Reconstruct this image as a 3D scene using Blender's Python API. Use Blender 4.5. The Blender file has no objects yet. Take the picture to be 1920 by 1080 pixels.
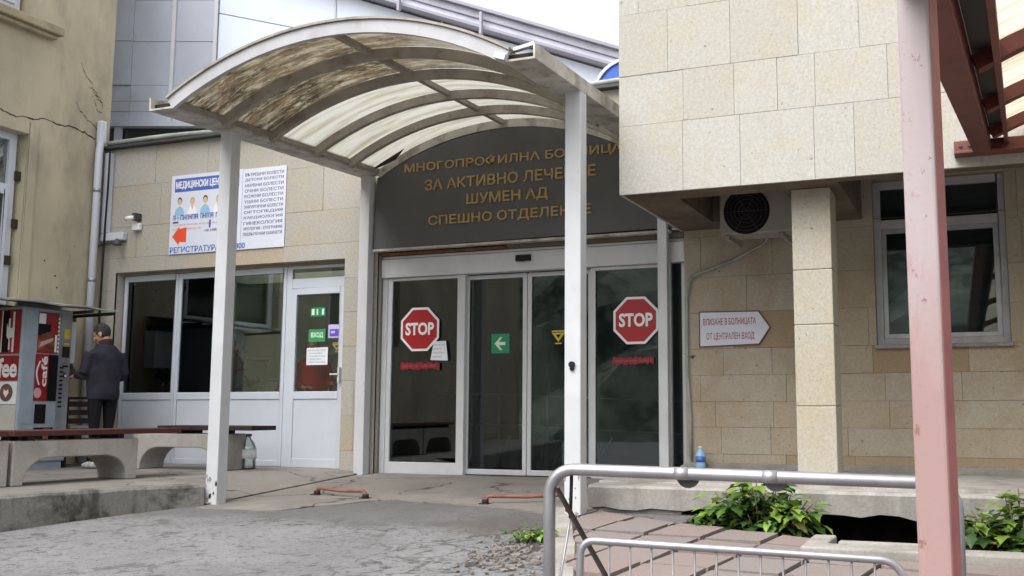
import bpy, bmesh, math, random
from math import radians, sin, cos, pi, sqrt
from mathutils import Vector, Matrix
random.seed(7)
SC = bpy.context.scene
COL = SC.collection
U = 0.9                       # plan units -> metres
# ------------------------------------------------------------------ camera
cam = bpy.data.cameras.new("camera"); cam_o = bpy.data.objects.new("camera", cam); COL.objects.link(cam_o)
cam.sensor_fit = 'HORIZONTAL'; cam.sensor_width = 36.0
cam.lens = 36.0 * 1900.0 / 1920.0
cam.shift_x = -132.0 / 1920.0; cam.shift_y = 0.0
cam.clip_start = 0.05; cam.clip_end = 1000
cam_o.location = (0, -10.98 * U, 0.78 * U)
cam_o.rotation_euler = (radians(90 + 6.90), 0, radians(21.37))
SC.camera = cam_o
# ------------------------------------------------------------------ light
SUN_EL, SUN_AZ = radians(55), radians(205)      # azimuth clockwise from +Y
w = bpy.data.worlds.new("World"); SC.world = w; w.use_nodes = True
nt = w.node_tree; nt.nodes.clear()
sky = nt.nodes.new('ShaderNodeTexSky'); sky.sky_type = 'NISHITA'; sky.sun_disc = False
sky.sun_elevation = SUN_EL; sky.sun_rotation = SUN_AZ
sky.air_density = 1.0; sky.dust_density = 4.0; sky.ozone_density = 1.0
hs = nt.nodes.new('ShaderNodeHueSaturation'); hs.inputs['Saturation'].default_value = 0.14
bg = nt.nodes.new('ShaderNodeBackground'); bg.inputs['Strength'].default_value = 0.15
wo = nt.nodes.new('ShaderNodeOutputWorld')
nt.links.new(sky.outputs[0], hs.inputs['Color']); nt.links.new(hs.outputs[0], bg.inputs['Color']); nt.links.new(bg.outputs[0], wo.inputs[0])
sl = bpy.data.lights.new("sun", 'SUN'); sl.energy = 0.9; sl.angle = radians(60); sl.color = (1.0, 0.975, 0.94)
so = bpy.data.objects.new("sun", sl); COL.objects.link(so)
d = Vector((sin(SUN_AZ) * cos(SUN_EL), cos(SUN_AZ) * cos(SUN_EL), sin(SUN_EL)))
so.rotation_euler = d.to_track_quat('Z', 'Y').to_euler(); so.location = (0, -20, 30)
SC.view_settings.view_transform = 'Standard'; SC.view_settings.look = 'None'
SC.view_settings.exposure = 1.3; SC.view_settings.gamma = 1.0
SC.cycles.max_bounces = 8; SC.cycles.transparent_max_bounces = 12
SC.cycles.use_denoising = True

# ------------------------------------------------------------------ materials
def nm(name):
    m = bpy.data.materials.new(name); m.use_nodes = True
    n = m.node_tree; n.nodes.clear()
    o = n.nodes.new('ShaderNodeOutputMaterial'); b = n.nodes.new('ShaderNodeBsdfPrincipled')
    n.links.new(b.outputs[0], o.inputs[0])
    return m, n, b
def coords(n, scale=(1, 1, 1), rot=(0, 0, 0)):
    tc = n.nodes.new('ShaderNodeTexCoord'); mp = n.nodes.new('ShaderNodeMapping')
    mp.inputs['Scale'].default_value = scale; mp.inputs['Rotation'].default_value = rot
    n.links.new(tc.outputs['Object'], mp.inputs[0]); return mp.outputs[0]
def noise(n, vec, scale, detail=6, rough=0.6, dist=0.0):
    t = n.nodes.new('ShaderNodeTexNoise'); t.inputs['Scale'].default_value = scale
    t.inputs['Detail'].default_value = detail; t.inputs['Roughness'].default_value = rough
    t.inputs['Distortion'].default_value = dist
    n.links.new(vec, t.inputs['Vector']); return t.outputs['Fac']
def ramp(n, fac, a, b, inv=False):
    r = n.nodes.new('ShaderNodeMapRange'); r.inputs['From Min'].default_value = a; r.inputs['From Max'].default_value = b
    if inv: r.inputs['To Min'].default_value = 1; r.inputs['To Max'].default_value = 0
    r.interpolation_type = 'SMOOTHSTEP'
    n.links.new(fac, r.inputs['Value']); return r.outputs[0]
def math_(n, op, a, b):
    q = n.nodes.new('ShaderNodeMath'); q.operation = op
    for i, v in enumerate((a, b)):
        if isinstance(v, (int, float)): q.inputs[i].default_value = v
        else: n.links.new(v, q.inputs[i])
    return q.outputs[0]
def mix(n, fac, a, b, mode='MIX'):
    q = n.nodes.new('ShaderNodeMix'); q.data_type = 'RGBA'; q.blend_type = mode
    if isinstance(fac, (int, float)): q.inputs[0].default_value = fac
    else: n.links.new(fac, q.inputs[0])
    for i, v in ((6, a), (7, b)):
        if isinstance(v, (tuple, list)): q.inputs[i].default_value = (*v[:3], 1)
        else: n.links.new(v, q.inputs[i])
    return q.outputs[2]
def bump(n, b, h, strength=0.3, dist=0.02):
    q = n.nodes.new('ShaderNodeBump'); q.inputs['Strength'].default_value = strength; q.inputs['Distance'].default_value = dist
    n.links.new(h, q.inputs['Height']); n.links.new(q.outputs[0], b.inputs['Normal'])
def plain(name, c, rough=0.5, metal=0.0, var=0.0, vs=6.0, dirt=None, dirt_amt=0.5, dirt_scale=3.0, bmp=0.0, bs=60, dthr=(0.5, 0.75), stretch=(1, 1, 1)):
    m, n, b = nm(name)
    b.inputs['Roughness'].default_value = rough; b.inputs['Metallic'].default_value = metal
    v = coords(n, stretch); col = c
    if var:
        f = ramp(n, noise(n, v, vs), 0.3, 0.7)
        col = mix(n, f, tuple(x * (1 - var) for x in c), tuple(min(1, x * (1 + var)) for x in c))
    if dirt:
        f = math_(n, 'MULTIPLY', ramp(n, noise(n, v, dirt_scale, 8, 0.65), dthr[0], dthr[1]), dirt_amt)
        col = mix(n, f, col, dirt)
    if isinstance(col, (tuple, list)): b.inputs['Base Color'].default_value = (*col, 1)
    else: n.links.new(col, b.inputs['Base Color'])
    if bmp: bump(n, b, noise(n, v, bs, 5), bmp, 0.01)
    return m
def stone(name, c1, c2, c3, pit=0.6, stain=(0.12, 0.10, 0.07), stain_amt=0.5):
    m, n, b = nm(name); v = coords(n)
    b.inputs['Roughness'].default_value = 0.85
    at = n.nodes.new('ShaderNodeAttribute'); at.attribute_name = 'tint'
    t = at.outputs['Fac']
    col = mix(n, ramp(n, t, 0.0, 0.65), c1, c2)
    col = mix(n, ramp(n, t, 0.72, 1.0), col, c3)
    mot = noise(n, v, 2.2, 8, 0.65, 0.4)
    col = mix(n, math_(n, 'MULTIPLY', ramp(n, mot, 0.42, 0.7), 0.55), col, c3)
    fine = noise(n, v, 38, 6, 0.7)
    col = mix(n, ramp(n, fine, 0.3, 0.75), mix(n, 0.72, (0.12, 0.10, 0.07), col), col)
    v2 = coords(n, (1.0, 1.0, 0.28))
    st = ramp(n, noise(n, v2, 1.6, 9, 0.68, 0.3), 0.56, 0.78)
    col = mix(n, math_(n, 'MULTIPLY', st, stain_amt), col, stain)
    p = ramp(n, noise(n, v, 24, 4, 0.6, 0.5), 0.67, 0.73)
    p2 = ramp(n, noise(n, coords(n, (1, 1, 2.4)), 60, 2, 0.5), 0.68, 0.74)
    pp = math_(n, 'MAXIMUM', p, p2)
    col = mix(n, math_(n, 'MULTIPLY', pp, pit), col, (0.05, 0.042, 0.032))
    n.links.new(col, b.inputs['Base Color'])
    bump(n, b, math_(n, 'SUBTRACT', fine, math_(n, 'MULTIPLY', pp, 1.5)), 0.35, 0.006)
    return m
def concrete(name, c, dark, amt=0.6, scale=2.0, bmp=0.4):
    m, n, b = nm(name); v = coords(n); b.inputs['Roughness'].default_value = 0.9
    f1 = noise(n, v, scale, 9, 0.7, 0.3); f2 = noise(n, v, 45, 5, 0.7)
    col = mix(n, math_(n, 'MULTIPLY', ramp(n, f1, 0.45, 0.72), amt), c, dark)
    col = mix(n, ramp(n, f2, 0.3, 0.7), mix(n, 0.7, dark, col), col)
    v2 = coords(n, (1.4, 1.4, 0.3)); f3 = ramp(n, noise(n, v2, 2.3, 6, 0.7), 0.48, 0.66)
    col = mix(n, math_(n, 'MULTIPLY', f3, amt * 0.7), col, dark)
    n.links.new(col, b.inputs['Base Color']); bump(n, b, f2, bmp, 0.012)
    return m
def glass(name, tint=(0.7, 0.74, 0.72), boost=1.0, rough=0.0):
    m = bpy.data.materials.new(name); m.use_nodes = True; n = m.node_tree; n.nodes.clear()
    o = n.nodes.new('ShaderNodeOutputMaterial'); tr = n.nodes.new('ShaderNodeBsdfTransparent'); gl = n.nodes.new('ShaderNodeBsdfGlossy')
    tr.inputs[0].default_value = (*tint, 1); gl.inputs['Roughness'].default_value = rough; gl.inputs[0].default_value = (0.9, 0.93, 0.95, 1)
    fr = n.nodes.new('ShaderNodeFresnel'); fr.inputs[0].default_value = 1.5
    mx = n.nodes.new('ShaderNodeMixShader')
    n.links.new(math_(n, 'MULTIPLY', fr.outputs[0], boost), mx.inputs[0]); n.links.new(tr.outputs[0], mx.inputs[1]); n.links.new(gl.outputs[0], mx.inputs[2])
    n.links.new(mx.outputs[0], o.inputs[0]); return m
def sheet_mat(name, clean, stained=True):
    # translucent polycarbonate; the algae near the front edge is real dirt on the sheet
    m = bpy.data.materials.new(name); m.use_nodes = True; n = m.node_tree; n.nodes.clear()
    o = n.nodes.new('ShaderNodeOutputMaterial'); df = n.nodes.new('ShaderNodeBsdfDiffuse'); tl = n.nodes.new('ShaderNodeBsdfTranslucent')
    mx = n.nodes.new('ShaderNodeMixShader'); mx.inputs[0].default_value = 0.55
    v = coords(n)
    col = mix(n, ramp(n, noise(n, coords(n, (0.6, 5, 0.6)), 2.2, 8, 0.65), 0.42, 0.68), clean, tuple(x * k_ for x, k_ in zip(clean, (.66, .62, .52))))
    if stained:
        sx = n.nodes.new('ShaderNodeSeparateXYZ'); n.links.new(v, sx.inputs[0])
        front = math_(n, 'MULTIPLY', ramp(n, sx.outputs[1], -0.36 * U, -0.26 * U, True), ramp(n, sx.outputs[0], -0.2 * U, 1.6 * U, True))
        front = math_(n, 'MAXIMUM', front, math_(n, 'MULTIPLY', ramp(n, sx.outputs[1], -0.36 * U, -0.26 * U, True), 0.45))       # dirty on the two front bays
        vs_ = coords(n, (1.5, 6.0, 1.5)); big = ramp(n, noise(n, coords(n, (1, 1.6, 1)), 1.5, 5, 0.6), 0.36, 0.60)
        col = mix(n, math_(n, 'MULTIPLY', front, 0.75), col, (0.30, 0.26, 0.17))
        s1 = ramp(n, noise(n, vs_, 2.0, 10, 0.75, 0.6), 0.40, 0.56); s2 = math_(n, 'MULTIPLY', math_(n, 'ADD', math_(n, 'MULTIPLY', big, 0.85), 0.15), ramp(n, noise(n, vs_, 3.4, 12, 0.82, 0.6), 0.40, 0.55))
        col = mix(n, math_(n, 'MULTIPLY', math_(n, 'MULTIPLY', s1, front), 0.9), col, (0.14, 0.10, 0.055))
        col = mix(n, math_(n, 'MULTIPLY', math_(n, 'MULTIPLY', s2, front), 0.9), col, (0.018, 0.018, 0.013))
    for s in (df, tl): n.links.new(col, s.inputs[0])
    n.links.new(df.outputs[0], mx.inputs[1]); n.links.new(tl.outputs[0], mx.inputs[2]); n.links.new(mx.outputs[0], o.inputs[0])
    return m

M = {}
M['stone_light'] = stone('stone_light', (0.47, 0.46, 0.43), (0.445, 0.425, 0.38), (0.47, 0.42, 0.32), 0.5, (0.36, 0.32, 0.25), 0.3)
M['stone_mid'] = stone('stone_mid', (0.44, 0.425, 0.39), (0.415, 0.395, 0.35), (0.46, 0.375, 0.25), 0.5, (0.33, 0.31, 0.275), 0.55)
M['stone_dark'] = stone('stone_dark', (0.45, 0.40, 0.325), (0.44, 0.375, 0.275), (0.36, 0.265, 0.165), 0.9, (0.22, 0.19, 0.145), 0.55)
M['stone_pier'] = stone('stone_pier', (0.46, 0.44, 0.39), (0.44, 0.40, 0.32), (0.45, 0.38, 0.25), 0.8, (0.30, 0.25, 0.17), 0.6)
M['mortar'] = plain('mortar', (0.17, 0.15, 0.12), 0.95)
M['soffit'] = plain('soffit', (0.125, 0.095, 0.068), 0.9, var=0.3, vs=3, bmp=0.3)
M['plaster'] = plain('plaster', (0.45, 0.395, 0.285), 0.92, var=0.12, vs=1.2, dirt=(0.24, 0.205, 0.15), dirt_amt=0.6, dirt_scale=1.7, dthr=(0.45, 0.7), stretch=(1, 1, 0.45), bmp=0.5, bs=70)
M['plaster_pale'] = plain('plaster_pale', (0.42, 0.41, 0.38), 0.9)
M['plaster_trim'] = plain('plaster_trim', (0.33, 0.28, 0.19), 0.92, var=0.2, vs=4, dirt=(0.15, 0.12, 0.09), dirt_amt=0.5, bmp=0.3)
M['crack'] = plain('crack', (0.05, 0.042, 0.03), 0.95)
M['white_metal'] = plain('white_metal', (0.54, 0.55, 0.57), 0.45, var=0.05, vs=3, dirt=(0.40, 0.37, 0.31), dirt_amt=0.35, dirt_scale=5, dthr=(0.55, 0.8))
M['white_pvc'] = plain('white_pvc', (0.54, 0.575, 0.64), 0.4, var=0.03, vs=2, dirt=(0.5, 0.49, 0.46), dirt_amt=0.25, dirt_scale=3)
M['trim_grey'] = plain('trim_grey', (0.42, 0.42, 0.44), 0.5, var=0.08, vs=4, dirt=(0.25, 0.22, 0.18), dirt_amt=0.4, dirt_scale=5)
M['mortar_light'] = plain('mortar_light', (0.33, 0.30, 0.245), 0.95)
M['old_white'] = plain('old_white', (0.47, 0.45, 0.41), 0.6, var=0.15, vs=4, dirt=(0.20, 0.16, 0.115), dirt_amt=0.7, dirt_scale=5, dthr=(0.45, 0.65))
M['canopy_rib'] = plain('canopy_rib', (0.31, 0.28, 0.24), 0.65, var=0.15, vs=5, dirt=(0.13, 0.10, 0.07), dirt_amt=0.6, dirt_scale=6, dthr=(0.5, 0.7))
M['rust'] = plain('rust', (0.20, 0.09, 0.045), 0.85, var=0.4, vs=9, bmp=0.3)
M['dark_metal'] = plain('dark_metal', (0.05, 0.05, 0.052), 0.6)
M['rubber'] = plain('rubber', (0.02, 0.02, 0.022), 0.55)
M['gutter'] = plain('gutter', (0.30, 0.33, 0.31), 0.6, var=0.25, vs=6, dirt=(0.12, 0.10, 0.08), dirt_amt=0.6)
M['galv'] = plain('galv', (0.36, 0.36, 0.385), 0.47, 0.8, var=0.1, vs=8, dirt=(0.22, 0.18, 0.15), dirt_amt=0.4, dirt_scale=9)
M['flange'] = plain('flange', (0.11, 0.108, 0.11), 0.8, var=0.3, vs=12)
M['bar_grey'] = plain('bar_grey', (0.20, 0.19, 0.19), 0.55, 0.3, var=0.2, vs=12)
M['galv_dull'] = plain('galv_dull', (0.36, 0.36, 0.38), 0.45, 0.7, var=0.1, vs=8)
M['sheet'] = sheet_mat('sheet', (0.50, 0.495, 0.45))
M['sheet_clean'] = sheet_mat('sheet_clean', (0.74, 0.72, 0.60), False)
M['sign_board'] = plain('sign_board', (0.084, 0.083, 0.086), 0.5, var=0.1, vs=1.5)
M['bronze'] = plain('bronze', (0.37, 0.255, 0.10), 0.55, 0.05, var=0.12, vs=12)
M['glass'] = glass('glass', (0.88, 0.92, 0.87), 2.0)
M['glass_dark'] = glass('glass_dark', (0.55, 0.61, 0.62), 1.9)
M['glass_door'] = glass('glass_door', (0.92, 0.94, 0.92), 1.3)
M['concrete'] = concrete('concrete', (0.32, 0.305, 0.28), (0.13, 0.12, 0.10), 0.5)
M['concrete_light'] = concrete('concrete_light', (0.35, 0.335, 0.31), (0.15, 0.135, 0.115), 0.7)
M['bench_concrete'] = concrete('bench_concrete', (0.41, 0.395, 0.365), (0.19, 0.175, 0.15), 0.45, 2.5)
M['curb'] = concrete('curb', (0.22, 0.21, 0.19), (0.024, 0.022, 0.020), 1.1, 2.4)
M['panel_grey'] = plain('panel_grey', (0.44, 0.475, 0.56), 0.35, var=0.12, vs=0.8)
M['panel_pale'] = plain('panel_pale', (0.66, 0.73, 0.86), 0.3, var=0.05, vs=0.7)
M['hall_rail'] = plain('hall_rail', (0.52, 0.52, 0.61), 0.5, var=0.12, vs=3)
M['hall_rail_dark'] = plain('hall_rail_dark', (0.33, 0.32, 0.39), 0.5)
M['blue_tarp'] = plain('blue_tarp', (0.015, 0.10, 0.48), 0.45, var=0.2, vs=6)
M['red_steel'] = plain('red_steel', (0.165, 0.042, 0.028), 0.5, var=0.25, vs=6, dirt=(0.07, 0.02, 0.018), dirt_amt=0.6, dirt_scale=6)
M['bar_red'] = plain('bar_red', (0.23, 0.085, 0.06), 0.65, var=0.3, vs=9, dirt=(0.16, 0.11, 0.09), dirt_amt=0.7, dirt_scale=9)
M['wood_red'] = plain('wood_red', (0.075, 0.020, 0.017), 0.55, var=0.3, vs=7, dirt=(0.04, 0.018, 0.015), dirt_amt=0.6, stretch=(1, 0.15, 1))
M['wood_dark'] = plain('wood_dark', (0.035, 0.026, 0.024), 0.6, var=0.3, vs=7)
M['red'] = plain('red', (0.36, 0.006, 0.010), 0.45)
M['dull_red'] = plain('dull_red', (0.20, 0.006, 0.010), 0.5)
M['orange_red'] = plain('orange_red', (0.75, 0.075, 0.025), 0.45)
M['white'] = plain('white', (0.78, 0.78, 0.79), 0.5)
M['paper'] = plain('paper', (0.70, 0.72, 0.76), 0.7, var=0.05, vs=9)
M['sign_white'] = plain('sign_white', (0.62, 0.65, 0.74), 0.45, var=0.03, vs=4)
M['ink_blue'] = plain('ink_blue', (0.055, 0.12, 0.42), 0.5)
M['pale_blue'] = plain('pale_blue', (0.25, 0.48, 0.72), 0.5)
M['ink_purple'] = plain('ink_purple', (0.11, 0.09, 0.17), 0.5)
M['ink_dark'] = plain('ink_dark', (0.10, 0.09, 0.13), 0.5)
M['ink_red'] = plain('ink_red', (0.36, 0.05, 0.07), 0.5)
M['pale_red'] = plain('pale_red', (0.62, 0.33, 0.36), 0.5)
M['maroon'] = plain('maroon', (0.16, 0.03, 0.05), 0.5)
M['green'] = plain('green', (0.012, 0.22, 0.10), 0.45)
M['green2'] = plain('green2', (0.04, 0.26, 0.10), 0.45)
M['mint'] = plain('mint', (0.62, 0.75, 0.62), 0.5)
M['purple'] = plain('purple', (0.13, 0.08, 0.46), 0.45)
M['lilac'] = plain('lilac', (0.52, 0.47, 0.74), 0.45)
M['yellow'] = plain('yellow', (0.55, 0.42, 0.04), 0.5)
M['gold_dim'] = plain('gold_dim', (0.33, 0.26, 0.08), 0.5)
M['skin_flat'] = plain('skin_flat', (0.62, 0.40, 0.28), 0.6)
M['hair_flat'] = plain('hair_flat', (0.03, 0.022, 0.02), 0.6)
M['blond_flat'] = plain('blond_flat', (0.50, 0.36, 0.16), 0.6)
M['vend_grey'] = plain('vend_grey', (0.30, 0.36, 0.42), 0.45, var=0.1, vs=3)
M['vend_pale'] = plain('vend_pale', (0.50, 0.49, 0.44), 0.5, var=0.06, vs=3)
M['vend_red'] = plain('vend_red', (0.26, 0.012, 0.016), 0.35, var=0.25, vs=5)
M['coffee_brown'] = plain('coffee_brown', (0.20, 0.075, 0.035), 0.4, var=0.6, vs=5, stretch=(1, 1, 3))
M['black'] = plain('black', (0.012, 0.011, 0.012), 0.4)
M['ac_white'] = plain('ac_white', (0.33, 0.315, 0.28), 0.5, var=0.08, vs=4, dirt=(0.25, 0.2, 0.15), dirt_amt=0.4)
M['room'] = plain('room', (0.58, 0.64, 0.58), 0.9, var=0.2, vs=1.0)
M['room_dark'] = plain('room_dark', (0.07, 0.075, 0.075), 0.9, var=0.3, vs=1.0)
M['room_pale'] = plain('room_pale', (0.75, 0.77, 0.68), 0.8)
M['blind'] = plain('blind', (0.24, 0.26, 0.26), 0.8, var=0.1, vs=3, stretch=(1, 1, 8))
M['counter'] = plain('counter', (0.36, 0.38, 0.40), 0.6)
M['skin'] = plain('skin', (0.42, 0.21, 0.135), 0.55, var=0.12, vs=14)
M['hair'] = plain('hair', (0.038, 0.036, 0.036), 0.7, var=0.5, vs=40, bmp=0.5, bs=120)
M['jacket'] = plain('jacket', (0.028, 0.028, 0.038), 0.85, var=0.3, vs=5, bmp=1.0, bs=9)
M['collar'] = plain('collar', (0.035, 0.022, 0.028), 0.8, bmp=0.3)
M['trousers'] = plain('trousers', (0.012, 0.012, 0.015), 0.8, bmp=0.3, bs=20)
M['shoe'] = plain('shoe', (0.50, 0.49, 0.47), 0.6, var=0.4, vs=20)
M['red_cloth'] = plain('red_cloth', (0.45, 0.015, 0.018), 0.8)
M['leaf'] = plain('leaf', (0.075, 0.165, 0.025), 0.5, var=0.35, vs=3)
M['leaf_young'] = plain('leaf_young', (0.20, 0.31, 0.05), 0.5, var=0.25, vs=4)
M['leaf_dark'] = plain('leaf_dark', (0.030, 0.075, 0.018), 0.5, var=0.3, vs=4)
M['leaf_dry'] = plain('leaf_dry', (0.24, 0.19, 0.06), 0.7, var=0.3, vs=5)
M['stem'] = plain('stem', (0.10, 0.075, 0.035), 0.8)
M['soil'] = plain('soil', (0.028, 0.024, 0.019), 0.95, var=0.5, vs=8, bmp=0.6, bs=25)
M['bottle_clear'] = glass('bottle_clear', (0.80, 0.84, 0.82), 2.2, 0.05)
M['bottle_blue'] = plain('bottle_blue', (0.32, 0.50, 0.72), 0.2)
M['blue_label'] = plain('blue_label', (0.06, 0.18, 0.52), 0.4)
M['curtain'] = plain('curtain', (0.40, 0.30, 0.29), 0.9, var=0.2, vs=8, stretch=(1, 3, 0.2))
M['orange_wood'] = plain('orange_wood', (0.36, 0.13, 0.06), 0.6)
M['rubble'] = plain('rubble', (0.17, 0.15, 0.135), 0.95, var=0.4, vs=5, bmp=0.4)

def translucent_leaf(m):
    n = m.node_tree; b = [x for x in n.nodes if x.type == 'BSDF_PRINCIPLED'][0]
    o = [x for x in n.nodes if x.type == 'OUTPUT_MATERIAL'][0]
    t = n.nodes.new('ShaderNodeBsdfTranslucent'); ms = n.nodes.new('ShaderNodeMixShader'); ms.inputs[0].default_value = 0.3
    lk = b.inputs['Base Color'].links
    if lk: n.links.new(lk[0].from_socket, t.inputs[0])
    n.links.new(b.outputs[0], ms.inputs[1]); n.links.new(t.outputs[0], ms.inputs[2]); n.links.new(ms.outputs[0], o.inputs[0])
for k in ('leaf', 'leaf_young', 'leaf_dark'): translucent_leaf(M[k])

for k in ('jacket', 'trousers', 'collar', 'hair', 'soil', 'crack', 'rubber', 'black', 'red_cloth', 'mortar', 'wood_dark', 'room_dark'):
    for q in M[k].node_tree.nodes:
        if q.type == 'BSDF_PRINCIPLED': q.inputs['Specular IOR Level'].default_value = 0.12
def asphalt_mat():
    m, n, b = nm('asphalt'); v = coords(n); b.inputs['Roughness'].default_value = 0.9
    sx = n.nodes.new('ShaderNodeSeparateXYZ'); n.links.new(v, sx.inputs[0])
    f1 = noise(n, v, 1.1, 10, 0.72, 0.4); f2 = noise(n, v, 48, 5, 0.75); f3 = noise(n, v, 3.0, 10, 0.68, 0.3)
    col = mix(n, ramp(n, f1, 0.35, 0.65), (0.16, 0.159, 0.163), (0.23, 0.23, 0.236))
    col = mix(n, ramp(n, f2, 0.3, 0.7), mix(n, 0.62, (0.09, 0.088, 0.09), col), col)
    # dark worn flakes
    fl = ramp(n, f3, 0.575, 0.605)
    col = mix(n, math_(n, 'MULTIPLY', fl, 0.72), col, (0.085, 0.082, 0.08))
    f4 = noise(n, v, 9.0, 9, 0.72, 0.3); pm = ramp(n, noise(n, v, 0.8, 5, 0.6), 0.40, 0.62)
    col = mix(n, math_(n, 'MULTIPLY', math_(n, 'MULTIPLY', ramp(n, f4, 0.565, 0.595), math_(n, 'ADD', math_(n, 'MULTIPLY', pm, .55), .45)), 0.9), col, (0.045, 0.043, 0.043))
    f5 = noise(n, v, 26, 6, 0.75)
    col = mix(n, math_(n, 'MULTIPLY', ramp(n, f5, 0.57, 0.61), 0.7), col, (0.045, 0.043, 0.043))
    col = mix(n, math_(n, 'MULTIPLY', ramp(n, f5, 0.42, 0.34), 0.35), col, (0.36, 0.355, 0.35))
    # crack network
    vo = n.nodes.new('ShaderNodeTexVoronoi'); vo.feature = 'DISTANCE_TO_EDGE'; vo.inputs['Scale'].default_value = 3.2
    wv = n.nodes.new('ShaderNodeVectorMath'); wv.operation = 'ADD'
    nz = n.nodes.new('ShaderNodeTexNoise'); nz.inputs['Scale'].default_value = 2.5; nz.inputs['Detail'].default_value = 6
    n.links.new(v, nz.inputs['Vector']); sc = n.nodes.new('ShaderNodeVectorMath'); sc.operation = 'SCALE'; sc.inputs['Scale'].default_value = 0.55
    n.links.new(nz.outputs['Color'], sc.inputs[0]); n.links.new(v, wv.inputs[0]); n.links.new(sc.outputs[0], wv.inputs[1]); n.links.new(wv.outputs[0], vo.inputs['Vector'])
    cr = math_(n, 'MULTIPLY', ramp(n, vo.outputs['Distance'], 0.01, 0.07, True), ramp(n, noise(n, v, 7, 6, 0.7), 0.40, 0.55))
    near = ramp(n, math_(n, 'ADD', sx.outputs[0], math_(n, 'MULTIPLY', f1, 1.2)), -4.6 * U, -2.9 * U)   # broken towards the kerb on the right
    cmask = math_(n, 'MULTIPLY', cr, math_(n, 'MAXIMUM', math_(n, 'MULTIPLY', ramp(n, f1, 0.52, 0.64), 0.6), near))
    col = mix(n, math_(n, 'MULTIPLY', cmask, 0.75), col, (0.035, 0.033, 0.032))
    # dark dirt lying along the concrete apron and in the broken hollow
    yy = math_(n, 'ADD', sx.outputs[1], math_(n, 'MULTIPLY', math_(n, 'SUBTRACT', f1, 0.5), 2.0))
    band = math_(n, 'MULTIPLY', ramp(n, yy, -3.6 * U, -3.15 * U), 0.72)
    col = mix(n, band, col, (0.095, 0.09, 0.09))
    dx = math_(n, 'POWER', math_(n, 'SUBTRACT', sx.outputs[0], -3.75 * U), 2.0); dy = math_(n, 'POWER', math_(n, 'SUBTRACT', sx.outputs[1], -3.0 * U), 2.0)
    rr = math_(n, 'ADD', math_(n, 'ADD', dx, dy), math_(n, 'MULTIPLY', math_(n, 'SUBTRACT', noise(n, v, 3.5, 6, 0.7), 0.5), 1.0))
    col = mix(n, math_(n, 'MULTIPLY', ramp(n, rr, 0.05, 0.5, True), 0.75), col, (0.075, 0.066, 0.062))
    n.links.new(col, b.inputs['Base Color'])
    h = math_(n, 'SUBTRACT', math_(n, 'ADD', math_(n, 'MULTIPLY', f2, 0.5), math_(n, 'MULTIPLY', f5, -0.4)), math_(n, 'MULTIPLY', cmask, 1.0))
    bump(n, b, h, 0.45, 0.012)
    return m
M['asphalt'] = asphalt_mat()
def apron_mat():
    m, n, b = nm('apron'); v = coords(n); b.inputs['Roughness'].default_value = 0.88
    f1 = noise(n, v, 1.1, 9, 0.7, 0.5); f2 = noise(n, v, 50, 5, 0.7); f3 = noise(n, v, 3.2, 7, 0.7, 0.8)
    col = mix(n, ramp(n, f1, 0.35, 0.7), (0.245, 0.225, 0.20), (0.165, 0.153, 0.14))
    col = mix(n, math_(n, 'MULTIPLY', ramp(n, f3, 0.56, 0.70), 0.5), col, (0.27, 0.165, 0.135))
    col = mix(n, ramp(n, f2, 0.3, 0.7), mix(n, 0.7, (0.1, 0.09, 0.08), col), col)
    vo = n.nodes.new('ShaderNodeTexVoronoi'); vo.feature = 'DISTANCE_TO_EDGE'; vo.inputs['Scale'].default_value = 0.75
    wv = n.nodes.new('ShaderNodeVectorMath'); wv.operation = 'ADD'; nz = n.nodes.new('ShaderNodeTexNoise'); nz.inputs['Scale'].default_value = 2.0
    n.links.new(v, nz.inputs['Vector']); sc = n.nodes.new('ShaderNodeVectorMath'); sc.operation = 'SCALE'; sc.inputs['Scale'].default_value = 0.6
    n.links.new(nz.outputs['Color'], sc.inputs[0]); n.links.new(v, wv.inputs[0]); n.links.new(sc.outputs[0], wv.inputs[1]); n.links.new(wv.outputs[0], vo.inputs['Vector'])
    cr = math_(n, 'MULTIPLY', ramp(n, vo.outputs['Distance'], 0.004, 0.016, True), ramp(n, f1, 0.42, 0.55))
    col = mix(n, math_(n, 'MULTIPLY', cr, 0.9), col, (0.03, 0.028, 0.026))
    st = ramp(n, noise(n, coords(n, (0.6, 1.6, 1)), 2.0, 6, 0.65), 0.60, 0.72)
    col = mix(n, math_(n, 'MULTIPLY', st, 0.8), col, (0.075, 0.07, 0.066))
    n.links.new(col, b.inputs['Base Color']); bump(n, b, math_(n, 'SUBTRACT', f2, math_(n, 'MULTIPLY', cr, 1.5)), 0.4, 0.01)
    return m
M['apron'] = apron_mat()
def tile_mat():
    m, n, b = nm('path_tile'); v = coords(n); b.inputs['Roughness'].default_value = 0.88
    f1 = noise(n, v, 1.6, 8, 0.7); f2 = noise(n, v, 50, 5, 0.7)
    at = n.nodes.new('ShaderNodeAttribute'); at.attribute_name = 'tint'
    col = mix(n, at.outputs['Fac'], (0.235, 0.18, 0.168), (0.205, 0.185, 0.175))
    col = mix(n, math_(n, 'MULTIPLY', ramp(n, f1, 0.48, 0.7), 0.6), col, (0.21, 0.20, 0.185))
    col = mix(n, ramp(n, f2, 0.3, 0.7), mix(n, 0.7, (0.12, 0.08, 0.07), col), col)
    n.links.new(col, b.inputs['Base Color']); bump(n, b, f2, 0.4, 0.01); return m
M['path_tile'] = tile_mat()
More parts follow.
